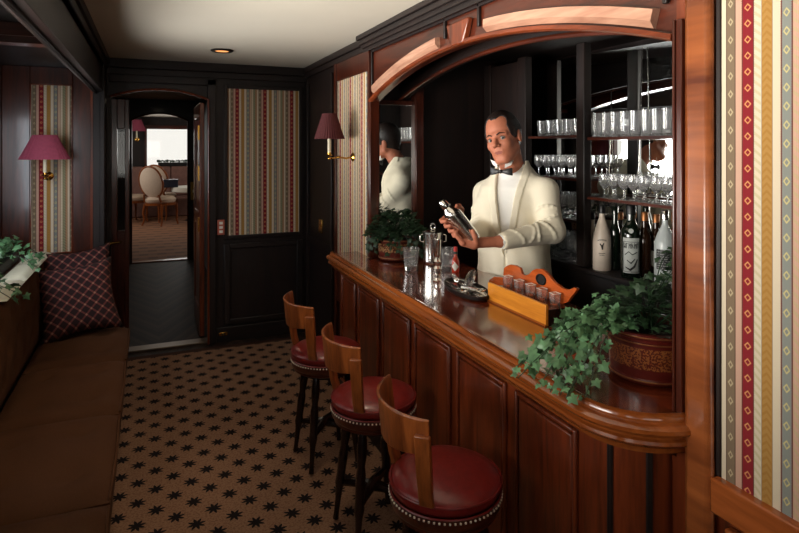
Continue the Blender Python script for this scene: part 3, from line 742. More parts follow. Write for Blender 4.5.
# ------------------------------------------------------------------ lamps, downlight, switch plates
def wall_lamp(base, out, side, shade_m, label, s=1.0, ex=1.0):
    """base on the wall, out = direction away from the wall, side = along the wall"""
    out = Vector(out); side = Vector(side); b0 = Vector(base)
    t = thing('wall_lamp', base, label, 'lamp')
    mat = Matrix.Translation(b0) @ out.to_track_quat('Z', 'Y').to_matrix().to_4x4()
    MB().lathe([(.0, 0), (.030*s, 0), (.030*s, .006), (.022*s, .012), (.010*s, .02), (0, .022)], 24, mat).build('backplate', M['brass'], t)
    tip = b0+out*.165*s; z = Vector((0, 0, 1))
    mb = MB().tube([b0+out*.015, b0+out*.05*s-z*.008, b0+out*.10*s, b0+out*.14*s-z*.006, tip-z*.004, tip+z*.012], [.006, .007, .006, .006, .006, .008], 8)
    mb.sphere(b0+out*.10*s, .011*s, 10)
    mb.lathe([(.0, 0), (.020*s, .004), (.024*s, .010), (.012*s, .014), (.012*s, .026), (0, .026)], 16, Matrix.Translation(tip+z*.006)); mb.sphere(tip-z*.008, .011*s, 10)
    mb.build('arm', M['brass'], t)
    MB().lathe([(0, .03), (.0115*s, .03), (.0115*s, .125*s), (0, .125*s)], 16, Matrix.Translation(tip)).build('candle_tube', M['candle'], t)
    rows = []; n = 72; z0, z1 = .12*s, .285*s
    rotm = Matrix.Identity(3)
    for z_, r_ in ((z0, .118*s), (z0+.05*s, .098*s), (z1-.04*s, .070*s), (z1, .056*s), (z1, .050*s), (z1-.04*s, .064*s), (z0+.05*s, .092*s), (z0, .112*s)):
        row = []
        for k in range(n):
            a = 2*math.pi*k/n; q = r_*(1+.018*(-1)**k); row.append(tip+side*(q*math.cos(a)*ex)+out*(q*math.sin(a)*.82)+z*z_)
        rows.append(row)
    mb = MB().grid(rows+[rows[0]], closed_u=True); mb.build('lamp_shade', shade_m, t)
    return t
wall_lamp((WX-.007, on_x(352, 155, WX).y-.05, on_x(352, 157, WX).z), (-1, 0, 0), (0, 1, 0), M['shade2'], 'brass wall lamp with dark red shade beside the bar', 1.0, 1.0)
lb = on_y(49, 176, EY); wall_lamp((lb.x, EY-.007, lb.z), (0, -1, 0), (1, 0, 0), M['shade'], 'brass wall lamp with plum pleated shade above the plaid pillows', 1.0, 1.30)
lb = on_y(137, 140, 15.2); wall_lamp((lb.x, 15.19, 1.78), (0, -1, 0), (1, 0, 0), M['shade'], 'distant plum shaded wall lamp left of the bright far window', 1.6, 1.1)
dl = thing('ceiling_downlight', (.46, 4.2, CZ), 'round recessed brass downlight in the cream ceiling', 'ceiling light')
lp = Vector((.46, 4.2, CZ)); lp2 = at(222, 50, (CZ-EYE)*F/(HOR-50)); dl.location = (lp2.x, lp2.y, CZ)
mt = Matrix.Translation((lp2.x, lp2.y, CZ))
MB().lathe([(.050, -.001), (.076, -.001), (.078, -.006), (.070, -.013), (.052, -.012), (.050, -.001)], 32, mt, caps=False).build('trim_ring', M['black'], dl)
MB().lathe([(0, -.002), (.050, -.002), (.046, -.008), (0, -.014)], 24, mt).build('reflector', M['bulb'], dl)
def plate(p, ax, w_, h_, label, mat, knobs):
    t = thing('switch_plate', p, label, 'switch'); x, y, z = p
    if ax == 'y':
        MB().box((x-w_, y-.006, z-h_), (x+w_, y, z+h_)).build('plate', mat, t, bevel=.002)
        for k in knobs: MB().box((x-w_*.5, y-.012, z+k-h_*.17), (x+w_*.5, y-.006, z+k+h_*.17)).build('switch_button', M['linen'], t)
    else:
        MB().box((x-.006, y-w_, z-h_), (x, y+w_, z+h_)).build('plate', mat, t, bevel=.002)
        for k in knobs: MB().box((x-.012, y-w_*.4, z+k-h_*.2), (x-.006, y+w_*.4, z+k+h_*.2)).build('switch_button', M['brass'], t)
q = on_y(220, 227, BY); plate((q.x+.005, BY-.0205, q.z), 'y', .028, .062, 'copper switch plate with three pale buttons right of the doorway', plain('copper_plate', hexc(196, 106, 84), .35, .05, 20, metal=.5), (-.035, 0, .035))
q = on_x(321, 226, WX); plate((WX-.0005, q.y, q.z), 'x', .05, .055, 'plain brass plate on the dark wall beside the bar end', M['brass'], (0,))
q = on_y(195, 191, 8.8); plate((q.x, 8.799, q.z), 'y', .06, .13, 'brass plate on the inner doorway wall', M['brass'], (0,))
vent = thing('floor_socket', (.43, 4.93, .0), 'small brass plate low on the back wall by the doorway', 'socket')
q = on_y(223, 334, BY-.026); vent.location = (q.x, BY-.026, q.z-.012)
MB().box((q.x-.035, BY-.036, q.z-.012), (q.x+.035, BY-.026, q.z+.014)).build('plate', M['brass'], vent, bevel=.003)
MB().box((q.x-.012, BY-.0385, q.z-.006), (q.x+.012, BY-.036, q.z+.008)).build('socket', M['black'], vent)

# ------------------------------------------------------------------ back-bar cabinet
SX = 2.15
PY0, PY1 = on_x(587, 150, SX).y, on_x(579, 150, SX).y
QY0, QY1 = on_x(528, 150, SX).y, on_x(520, 150, SX).y
zb = on_x(630, 279, SX).z; zm = on_x(630, 201.5, SX).z; zt = on_x(630, 136.5, SX).z
zl = [on_x(560, y, SX).z for y in (135.5, 177.5, 218, 259)]
cab = thing('back_bar_cabinet', (2.3, 2.2, 0), 'dark mirrored back-bar cabinet with glass-laden shelves behind the barman', 'cabinet')
MB().box((SX-.01, 1.06, 0.0), (2.53, 3.50, zb-.03)).build('base_cabinet', MW['dark_y'], cab, bevel=.004)
mb = MB().box((SX-.02, 1.06, zb-.03), (2.52, 3.50, zb-.004)); mb.build('counter', MW['dark_y'], cab, bevel=.004)
for a, b, wdt in ((PY0, PY1, .03), (QY0, QY1, .03), (1.06, 1.10, .03), (3.42, 3.50, .03)):
    MB().box((SX-.02, a, zb), (SX+.03, b, 2.16)).build('post', MW['dark_z'], cab, bevel=.004)
for z_ in (zm, zt): MB().box((SX+.001, 1.102, z_-.014), (2.37, PY0-.002, z_)).build('shelf', MW['red_y'], cab)
for z_ in zl[:3]: MB().box((SX+.001, PY1+.002, z_-.014), (2.30, QY0-.002, z_)).build('shelf', MW['red_y'], cab)
mxf = lambda y: 2.445-.167*(y-2.1)
MB().prism([(mxf(1.5), 1.5), (mxf(QY0), QY0), (mxf(QY0)+.005, QY0), (mxf(1.5)+.005, 1.5)], zb, 2.14, lambda u, v, d: (u, v, d)).build('mirror_back', M['mirror'], cab, smooth=False)
MB().box((SX-.01, QY1+.002, zb), (SX+.01, 3.418, 2.14)).build('dark_panel', MW['dark_z'], cab)
# slim uprights seen behind the upper shelf
mb = MB()
for px in (607, 636): yy = on_x(px, 120, 2.34).y; mb.tube([(2.345, yy, zm+.002), (2.385, yy, 2.13)], .004, 6)
mb.build('shelf_rod', M['chrome'], cab)

# side wall mirror at the far end of the bar
m0, m1 = on_y(380.5, 150, 3.48), on_y(413, 150, 3.48)
mr = thing('wall_mirror', ((m0.x+m1.x)/2, 3.50, 0.93), 'tall narrow mirror at the bar end reflecting the barman', 'mirror')
MB().box((m0.x-.006, 3.48, .93), (m1.x, 3.487, 1.87)).build('mirror_glass', M['mirror'], mr)
mb = MB().box((m1.x, 3.45, .925), (m1.x+.065, 3.515, 2.1)); mb.box((m0.x-.016, 3.465, 1.87), (m1.x, 3.515, 1.90)); mb.box((m1.x+.004, 3.442, .925), (m1.x+.014, 3.45, 1.9)); mb.build('frame', MW['red_z'], mr, bevel=.004)

# ------------------------------------------------------------------ glasses
def glass_proto(name, prof, seg, fl, label, group):
    o = MB().lathe(prof, seg, fl=fl, caps=False).build(name, M['glass']); return tag(o, label, 'glass', group)
P_high = [(1e-5, 0), (.024, 0), (.026, .004), (.027, .06), (.030, .128), (.0285, .128), (.0255, .06), (.024, .012), (1e-5, .010)]
P_tumb = [(1e-5, 0), (.028, 0), (.031, .006), (.034, .05), (.037, .092), (.0345, .092), (.031, .05), (.027, .016), (1e-5, .013)]
P_stem = [(1e-5, 0), (.028, 0), (.027, .003), (.006, .008), (.004, .02), (.004, .045), (.012, .052), (.026, .07), (.030, .09), (.027, .125), (.0255, .125), (.028, .09), (.024, .072), (.010, .056), (1e-5, .054)]
ORD = ['first', 'second', 'third', 'fourth', 'fifth', 'sixth', 'seventh', 'eighth', 'ninth', 'tenth', 'eleventh', 'twelfth']
def row(proto, ys, xs, z, label, group, jit=.004, cull=None):
    first = True; ys = sorted(ys, reverse=True)
    kind, place = label.split('|')
    for k, y in enumerate(ys):
        for x, rw_ in zip(xs, ('front row', 'back row')):
            loc = (x+random.uniform(-jit, jit), y+random.uniform(-jit, jit), z)
            if first: o = proto; first = False
            else: o = proto.copy(); C.objects.link(o)
            o.location = loc; tag(o, '%s, %s from the left in the %s, %s' % (kind, ORD[k], rw_, place), 'glass', group)
def ysr(a, b, st_): return list(np.arange(a, b, st_))
y_vis = 1.86
row(glass_proto('highball_glass', P_high, 20, .10, '', ''), ysr(y_vis, PY0-.03, .066), (SX+.045, SX+.115), zt+.0005,
    'tall highball glass|upper right shelf', 'highball glasses on the upper right shelf')
row(glass_proto('stemmed_glass', P_stem, 20, .0, '', ''), ysr(y_vis, PY0-.03, .068), (SX+.045, SX+.12), zm+.0005,
    'stemmed glass|middle right shelf', 'stemmed glasses on the middle right shelf')
row(glass_proto('short_glass', P_tumb, 20, .12, '', ''), ysr(PY1+.045, QY0-.03, .080), (SX+.04, SX+.105), zl[0]+.0005,
    'short tumbler|top shelf left of post', 'tumblers on the top shelf left of the post')
row(glass_proto('stemmed_glass', P_stem, 20, .0, '', ''), ysr(PY1+.045, QY0-.03, .072), (SX+.04, SX+.105), zl[1]+.0005,
    'stemmed glass|second shelf left of post', 'stemmed glasses on the second shelf left of the post')
row(glass_proto('stemmed_glass', P_stem, 20, .0, '', ''), ysr(PY1+.045, QY0-.03, .072), (SX+.04, SX+.105), zl[2]+.0005,
    'stemmed glass|third shelf left of post', 'stemmed glasses on the third shelf left of the post')
row(glass_proto('wine_glass', P_stem, 20, .0, '', ''), ysr(PY1+.045, QY0-.03, .072), (SX+.04, SX+.105), zb-.003,
    'stemmed glass|lowest shelf left of post', 'stemmed glasses on the lowest shelf left of the post')

# ------------------------------------------------------------------ bottles on the right lower shelf
def bottle(px, pyb, pyt, X, rad, mat, label, capm, neck=.014, shoulder=.62, neckz=.74, lab=None, lab_rng=(.15, .5), tr=None, capz=.93, nm='liquor_bottle', emblem=None):
    b = on_x(px, pyb, X); z0 = zb-.0035; H = on_x(px, pyt, X).z-z0
    t = thing(nm, (X, b.y, z0), label, 'bottle'); mt = Matrix.Translation((X, b.y, z0))
    pr = [(1e-5, 0), (rad*.94, 0), (rad, .006), (rad, H*shoulder*.85), (rad*.97, H*shoulder), (rad*.7, H*(shoulder*.5+neckz*.5)), (neck*1.15, H*neckz), (neck, H*(neckz+.04)), (neck, H*capz), (1e-5, H*capz)]
    MB().lathe(pr, 28, mt).build('body', mat, t)
    MB().lathe([(1e-5, H*capz-.02), (neck+.003, H*capz-.02), (neck+.003, H-.003), (neck+.001, H), (1e-5, H)], 20, mt).build('cap', capm, t)
    if lab:
        rows = []; a0 = math.atan2(-b.y, -X)
        for z_ in (lab_rng[0]*H, lab_rng[1]*H): rows.append([(X+(rad+.0012)*math.cos(a0+d_), b.y+(rad+.0012)*math.sin(a0+d_), z0+z_) for d_ in np.linspace(-.85, .85, 14)])
        rows.append([(p_[0], p_[1], p_[2]) for p_ in rows[-1]]); MB().grid(rows[:2]).build('label', lab, t)
    if emblem:
        a0 = math.atan2(-b.y, -X)
        def P(u, v): return (X+(rad+.001)*math.cos(a0+u/rad), b.y+(rad+.001)*math.sin(a0+u/rad), z0+v*H)
        mb = MB()
        for k in range(-4, 5): mb.tube([P(k*.005-.0015, .46+.004*(16-k*k)/16*3), P(k*.005+.0015, .475+.004*(16-k*k)/16*3)], .0012, 5)
        mb.tube([P(-.010, .42), P(0, .37), P(.009, .43)], [.003, .007, .002], 6); mb.tube([P(0, .40), P(.002, .33)], [.006, .003], 6)
        for v_, w_ in ((.27, .016), (.245, .012)): mb.tube([P(-w_, v_), P(-w_*.2, v_), P(w_, v_)], .0014, 5)
        mb.build('emblem', M['black'], t)
    return t
gcap = plain('gold_foil', hexc(170, 112, 70), .4, .1, 40, metal=.7)
bottle(592, 262, 212, SX+.095, .030, M['pale_bottle'], 'pale frosted bottle half hidden by the cabinet post', M['black'])
bottle(602, 268, 205, SX+.045, .047, M['pale_bottle'], 'frosted cream bottle with small black emblem and black cap', M['black'], shoulder=.50, neckz=.80, emblem=True)
bottle(615, 268, 206, SX+.110, .026, M['green_bottle'], 'slim green bottle between the cream bottle and the black bottle', M['green_bottle'])
tb = bottle(631, 272, 205, SX+.045, .048, M['green_bottle'], 'black bottle with large silver label and round neck seal', M['black'], neck=.021, shoulder=.66, neckz=.76, lab=M['label_b'], lab_rng=(.08, .56))
bottle(644.5, 276, 212, SX+.11, .035, M['tan_bottle'], 'dark bottle with gold cap behind and right of the black bottle', gcap)
bottle(656, 280, 214, SX+.175, .036, M['tan_bottle'], 'amber bottle with gold foil neck and white label behind the clear bottle', gcap, lab=M['linen'], lab_rng=(.18, .42))
bottle(665, 284, 210, SX+.045, .047, M['clear_bottle'], 'clear glass bottle with black label at the shelf end', M['chrome'], neck=.013, shoulder=.58, neckz=.80, lab=M['label_c'], lab_rng=(.24, .50))
bottle(675, 286, 212, SX+.13, .036, M['tan_bottle'], 'amber bottle with gold foil neck, farthest right beside the opening frame', gcap)
bottle(620, 276, 212, SX+.18, .030, M['tan_bottle'], 'amber bottle in the back row behind the black bottle', gcap)
# printed marks on the silver label of the black bottle
a0 = math.atan2(-tb.location.y, -tb.location.x); Hb = .335
def PB(u, v): return (tb.location.x+.0500*math.cos(a0+u/.048), tb.location.y+.0500*math.sin(a0+u/.048), tb.location.z+v)
mb = MB()
for k in range(6):
    u_ = -.030+k*.012; mb.tube([PB(u_-.003, .150), PB(u_-.003, .176)], .0016, 5)
    mb.tube([PB(u_-.003, .175 if k % 2 else .163), PB(u_+.004, .172 if k % 3 else .152)], .0015, 5)
    if k % 2 == 0: mb.tube([PB(u_+.004, .150), PB(u_+.004, .174)], .0014, 5)
mb.tube([PB(-.028, .118), PB(-.010, .134), PB(.006, .120), PB(.028, .132)], .0022, 5)
mb.tube([PB(-.026, .058), PB(-.004, .046), PB(.014, .062), PB(.030, .098)], [.002, .006, .005, .002], 6)
mb.tube([PB(-.018, .092), PB(.0, .078), PB(.018, .10)], [.002, .004, .002], 6)
for a_, b_ in (((-.036, .036), (.036, .036)), ((-.036, .182), (.036, .182)), ((-.036, .036), (-.036, .182)), ((.036, .036), (.036, .182))):
    mb.tube([PB(a_[0]+(b_[0]-a_[0])*i/6, a_[1]+(b_[1]-a_[1])*i/6) for i in range(7)], .0012, 5)
mb.build('label_print', M['black'], tb)
# silver seal on the shoulder of the black bottle
a0 = math.atan2(-tb.location.y, -tb.location.x); nrm = Vector((math.cos(a0), math.sin(a0), .35)).normalized()
pz = Vector((tb.location.x+.0455*math.cos(a0), tb.location.y+.0455*math.sin(a0), tb.location.z+.235))
MB().lathe([(0, 0), (.012, 0), (.012, .003), (0, .004)], 16, Matrix.Translation(pz) @ nrm.to_track_quat('Z', 'Y').to_matrix().to_4x4()).build('seal', M['label_b'], tb)

# ------------------------------------------------------------------ ivy plants
LEAF = [(0, 0), (.30, -.22), (.52, -.10), (.46, .14), (.80, .34), (.52, .46), (.34, .52), (.22, .78), (0, 1.12), (-.22, .78), (-.34, .52), (-.52, .46), (-.80, .34), (-.46, .14), (-.52, -.10), (-.30, -.22)]
def leaf(mb, p, d, nrm, s, mi=0):
    d = Vector(d).normalized(); nrm = Vector(nrm).normalized(); sd = d.cross(nrm)
    if sd.length < .1: sd = Vector((1, 0, 0))
    sd.normalize(); nn = sd.cross(d).normalized(); p = Vector(p)
    pts = [p+sd*(u*s)+d*(v*s)+nn*(-.22*abs(u)*s+.05*s*math.sin(v*3)) for u, v in LEAF]
    c = p+d*(.32*s)+nn*.03*s; k = [c]+pts; n = len(pts)
    mb.add(k, [(0, 1+i, 1+(i+1) % n) for i in range(n)], mi)
def stem(mb, pts, r=.0016, mi=0): mb.tube(pts, r, 5, mi)
def strand(lm, smb, pts, size, every=.032, mi=0, rnd=random, away=None):
    pts = [Vector(p) for p in pts]; fine = []
    for a in range(len(pts)-1):
        p0 = pts[max(a-1, 0)]; p1, p2 = pts[a], pts[a+1]; p3 = pts[min(a+2, len(pts)-1)]
        for k in range(6):
            t_ = k/6; fine.append(.5*((2*p1)+(-p0+p2)*t_+(2*p0-5*p1+4*p2-p3)*t_*t_+(-p0+3*p1-3*p2+p3)*t_**3))
    fine.append(pts[-1]); stem(smb, fine)
    acc = 0
    for i in range(1, len(fine)):
        acc += (fine[i]-fine[i-1]).length
        if acc >= every:
            acc = 0; t_ = (fine[i]-fine[i-1]).normalized()
            sdv = Vector((rnd.uniform(-1, 1), rnd.uniform(-1, 1), rnd.uniform(-.2, .6)))
            q = fine[i]+sdv.normalized()*size*.5
            nr = Vector((rnd.uniform(-.9, .1), rnd.uniform(-1.0, .0), rnd.uniform(.2, 1.0)))
            leaf(lm, q, t_*.5+sdv*.7+Vector((0, 0, -.35)), nr, size*rnd.uniform(.55, 1.15), mi)
def bush(lm, smb, c, rx, ry, h, n, size, mi=0, z0=0):
    c = Vector(c)
    for i in range(n):
        a = random.uniform(0, 2*math.pi); e = random.random()**.6; r_ = e
        q = c+Vector((rx*r_*math.cos(a), ry*r_*math.sin(a), z0+h*(1-.75*r_**2)*random.uniform(.55, 1.05)))
        d = Vector((math.cos(a), math.sin(a), random.uniform(-.5, .6)))
        leaf(lm, q, d, Vector((math.cos(a)*.5-.3, math.sin(a)*.5-.3, 1)), size*random.uniform(.6, 1.15), mi)
        if i % 5 == 0: stem(smb, [c+Vector((0, 0, -.01)), (c+q)/2+Vector((0, 0, .03)), q], .0014)

# near planter with trailing ivy
random.seed(11)
pc = Vector((1.375, 1.315, T+.0055))
np_ = thing('ivy_planter', pc, 'large dark red lacquered planter with ivy trailing over the near bar edge', 'potted plant')
mt = Matrix.Translation(pc)
MB().lathe([(1e-5, 0), (.105, 0), (.112, .004), (.116, .012), (.112, .018), (.115, .03), (.119, .11), (.121, .13), (.127, .134), (.128, .146), (.118, .148), (.113, .13), (.108, .12), (1e-5, .12)], 56, mt).build('pot', M['pot_near'], np_)
MB().lathe([(1e-5, .121), (.107, .121), (.09, .128), (1e-5, .132)], 24, mt).build('soil', M['soil'], np_)
mb = MB()
for z_, r_ in ((.012, .1165), (.139, .1285), (.118, .1205)): mb.tube([(pc.x+r_*math.cos(a), pc.y+r_*math.sin(a), pc.z+z_) for a in np.linspace(0, 2*math.pi, 56, endpoint=False)], .0022, 6, closed=True)
mb.build('rim_band', plain('aged_gilt', hexc(150, 96, 60), .3, .15, 60, metal=.6), np_)
lm, sb = MB(), MB(); base = pc+Vector((0, 0, .135))
bush(lm, sb, base, .15, .17, .135, 260, .024, 1)
random.seed(5)
def lw(px, py, z): 
    d = F*(EYE-z)/(py-HOR); return at(px, py, d)
tr = [(572, 352), (548, 372), (528, 372), (560, 395), (580, 372), (590, 345), (560, 350), (537, 358), (572, 388), (600, 330), (556, 372), (585, 398), (520, 366), (514, 370), (524, 360), (518, 378), (540, 384), (550, 392), (566, 398), (530, 350), (575, 335), (590, 325)]
for k, (px, py) in enumerate(tr):
    e_ = lw(px, py, T+.03+random.uniform(0, .02)) if py < 392 else lw(px, py, T+.012)
    s_ = base+Vector((-.06+.02*random.uniform(-1, 1), .03*random.uniform(-1, 1), .03))
    m_ = s_.lerp(e_, .5)+Vector((0, 0, .07+.03*random.random()))
    m2 = s_.lerp(e_, .82)+Vector((0, 0, .035))
    strand(lm, sb, [s_, m_, m2, e_], .026, .017, 0)
e_ = lw(575, 352, T+.12)
for k in range(70):
    a = random.random(); q = base.lerp(lw(545, 370, T+.04), a*.95)+Vector((random.uniform(-.05, .05), random.uniform(-.07, .07), .03+.06*math.sin(a*2.6)+random.uniform(-.02, .02)))
    leaf(lm, q, (random.uniform(-1, .2), random.uniform(-1, 1), random.uniform(-.6, .3)), (-.5, -.6, .9), random.uniform(.014, .026), 0)
for k in range(6):
    a = random.uniform(-2.6, .6); s_ = base+Vector((0, 0, .05)); e_ = base+Vector((.16*math.cos(a), .16*math.sin(a), .17+.06*random.random()))
    strand(lm, sb, [s_, s_.lerp(e_, .5)+Vector((0, 0, .05)), e_, e_+Vector((.03*math.cos(a), .03*math.sin(a), -.03))], .024, .026, 1)
lm.build('foliage', [M['leaf'], M['leafd']], np_, smooth=False); sb.build('stems', M['leafd'], np_)

# far planter
random.seed(21)
pc = Vector((1.375, 3.275, T+.0055))
fp = thing('ivy_planter', pc, 'painted red and gold planter of dark ivy at the far end of the bar', 'potted plant'); mt = Matrix.Translation(pc)
MB().lathe([(1e-5, 0), (.098, 0), (.106, .005), (.108, .014), (.102, .022), (.108, .04), (.112, .10), (.116, .112), (.118, .124), (.108, .126), (.103, .11), (1e-5, .11)], 48, mt).build('pot', M['pot_far'], fp)
MB().lathe([(1e-5, .111), (.10, .111), (1e-5, .12)], 24, mt).build('soil', M['soil'], fp)
mb = MB()
for z_, r_ in ((.014, .1085), (.118, .1185)): mb.tube([(pc.x+r_*math.cos(a), pc.y+r_*math.sin(a), pc.z+z_) for a in np.linspace(0, 2*math.pi, 48, endpoint=False)], .0024, 6, closed=True)
mb.build('rim_band', plain('rim_gilt', hexc(176, 128, 90), .3, .1, 60, metal=.5), fp)
lm, sb = MB(), MB(); base = pc+Vector((0, 0, .115)); bush(lm, sb, base, .185, .17, .19, 330, .032)
for k in range(22):
    a = random.uniform(2.2, 6.0); e_ = base+Vector((.17*math.cos(a), .17*math.sin(a), -.085+.09*random.random()))
    strand(lm, sb, [base+Vector((0, 0, .04)), base.lerp(e_, .6)+Vector((0, 0, .08)), e_], .030, .022)
lm.build('foliage', M['leafd'], fp, smooth=False); sb.build('stems', M['leafd'], fp)

# window-ledge ivy
random.seed(3)
for k, (y, lab) in enumerate(((4.05, 'long dark trough of light green ivy on the window ledge at far left'),)):
    t = thing('ivy_trough', (-.82, y, .8585), lab, 'potted plant')
    MB().box((-.905, y-.42, .8585), (-.785, y+.42, .925)).build('trough', MW['dark_y'], t, bevel=.004)
    lm, sb = MB(), MB()
    for j in range(260):
        q = Vector((-.865+random.uniform(-.05, .07), y+random.uniform(-.46, .46), .93+random.uniform(-.02, .10)))
        leaf(lm, q, (random.uniform(-.5, 1), random.uniform(-1, 1), random.uniform(-.4, .5)), (.4, -.5, .9), random.uniform(.024, .042))
    for px, py in ((30, 262), (45, 258), (38, 268), (22, 292), (14, 300), (28, 298)):
        z_ = .905 if py < 275 else .90; e_ = lw(px, py, z_)
        s_ = Vector((-.82, e_.y+.05, .95)); strand(lm, sb, [s_, s_.lerp(e_, .5)+Vector((0, 0, .05)), e_], .040, .028)
    lm.build('foliage', M['leaf'], t, smooth=False); sb.build('stems', M['leafd'], t)

# ------------------------------------------------------------------ things on the bar
TZ = T+.0005
def tumbler(px, py, label):
    p = lw(px, py, T); o = thing('cut_glass_tumbler', (p.x, p.y, TZ), label, 'glass')
    mt = Matrix.Translation((p.x, p.y, TZ))
    MB().lathe([(1e-5, 0), (.034, 0), (.037, .005), (.040, .05), (.047, .122), (.0445, .122), (.037, .05), (.034, .022), (1e-5, .018)], 20, mt, fl=.06, caps=False).build('bowl', M['glass'], o); return o
tumbler(411, 270, 'clear cut-glass tumbler standing alone left of the ice bucket')
tumbler(448, 270, 'clear cut-glass tumbler right of the ice bucket, behind the tall chrome jigger')
p = lw(433, 263.5, T); t = thing('ice_bucket', (p.x, p.y, TZ), 'tall chrome ice bucket with ring knob lid behind the tumblers', 'bucket'); mt = Matrix.Translation((p.x, p.y, TZ))
MB().lathe([(1e-5, 0), (.052, 0), (.056, .006), (.0565, .02), (.058, .15), (.061, .172), (.061, .178), (.056, .178), (.053, .15), (.051, .01), (1e-5, .008)], 40, mt).build('body', M['chrome'], t)
MB().lathe([(1e-5, .180), (.0605, .180), (.0605, .185), (.045, .192), (.012, .197), (1e-5, .198)], 40, mt).build('lid', M['chrome'], t)
mb = MB().tube([(p.x+.015*math.cos(a)*.84-.0, p.y-.015*math.cos(a)*.4, TZ+.216+.017*math.sin(a)) for a in np.linspace(0, 2*math.pi, 16, endpoint=False)], .004, 6, closed=True); mb.build('ring_knob', M['chrome'], t)
for s in (1, -1):
    mb = MB().tube([(p.x+s*.058*.92, p.y-s*.058*.39, TZ+.17), (p.x+s*.075*.92, p.y-s*.075*.39, TZ+.165), (p.x+s*.075*.92, p.y-s*.075*.39, TZ+.13), (p.x+s*.057*.92, p.y-s*.057*.39, TZ+.125)], .0035, 6); mb.build('handle', M['chrome'], t)
p = lw(437, 281, T); t = thing('bar_jigger', (p.x, p.y, TZ), 'slim tall chrome jigger stand with stacked knobs in front of the ice bucket', 'bar tool'); mt = Matrix.Translation((p.x, p.y, TZ))
MB().lathe([(1e-5, 0), (.021, 0), (.023, .004), (.019, .010), (.009, .016), (.010, .03), (.020, .04), (.022, .065), (.012, .078), (.018, .088), (.021, .10), (.013, .112), (.008, .116)], 24, mt).build('lower_body', M['chrome'], t)
MB().lathe([(.008, .117), (.012, .12), (.018, .135), (.021, .21), (.019, .21), (.015, .14), (1e-5, .135)], 24, mt).build('upper_cup', M['chrome'], t)
p = lw(455.5, 272, T); t = thing('hot_sauce_bottle', (p.x, p.y, TZ), 'small red hot sauce bottle with red cap and pale diamond label', 'bottle'); mt = Matrix.Translation((p.x, p.y, TZ))
MB().lathe([(1e-5, 0), (.019, 0), (.021, .004), (.021, .055), (.018, .068), (.010, .082), (.009, .098), (1e-5, .098)], 24, mt).build('body', plain('red_sauce_glass', hexc(176, 52, 32), .15, .05, 20, coat=.5), t)
MB().lathe([(1e-5, .098), (.011, .098), (.011, .112), (1e-5, .112)], 20, mt).build('collar', plain('dark_green_foil', hexc(20, 44, 34), .4), t)
MB().lathe([(1e-5, .1125), (.011, .1125), (.0105, .136), (1e-5, .138)], 20, mt).build('cap', plain('red_cap', hexc(190, 40, 36), .4), t)
rows = []
for v_ in np.linspace(-1, 1, 9):
    w_ = (1-abs(v_))*1.0; rows.append([(p.x+.0216*math.cos(-2.2+w_*u_), p.y+.0216*math.sin(-2.2+w_*u_), TZ+.032+v_*.024) for u_ in np.linspace(-1, 1, 7)])
MB().grid(rows).build('label', M['linen'], t)

# silver tray with tools
tc_ = lw(466, 292, T); tdir = (lw(494, 312, T)-lw(443, 280, T)).normalized(); trz = math.atan2(tdir.y, tdir.x)
t = thing('tool_tray', (tc_.x, tc_.y, TZ), 'oval dark wood tray heaped with silver bar tools', 'tray'); mt = Matrix.Translation((tc_.x, tc_.y, TZ)) @ Matrix.Rotation(trz, 4, 'Z')
MB().lathe([(1e-5, 0), (.175, 0), (.192, .008), (.197, .024), (.190, .025), (.178, .010), (1e-5, .008)], 40, mt, sy=.42).build('tray_body', MW['dark_x'], t)
MB().lathe([(1e-5, .0085), (.176, .0105), (.174, .0125), (1e-5, .0105)], 40, mt, sy=.42).build('silver_liner', M['chrome'], t)
random.seed(8); kinds = ['bar_spoon', 'strainer', 'cocktail_fork', 'ice_tongs', 'bottle_opener', 'corkscrew', 'bar_knife']
labs = ['long twisted silver bar spoon lying along the left edge of the tray', 'round silver strainer standing up in the middle of the tray heap', 'small silver fork crossing the tray heap', 'silver ice tongs lying along the right part of the tray',
        'silver bottle opener at the near end of the tray', 'silver corkscrew near the middle of the tray', 'black-handled bar knife across the tray']
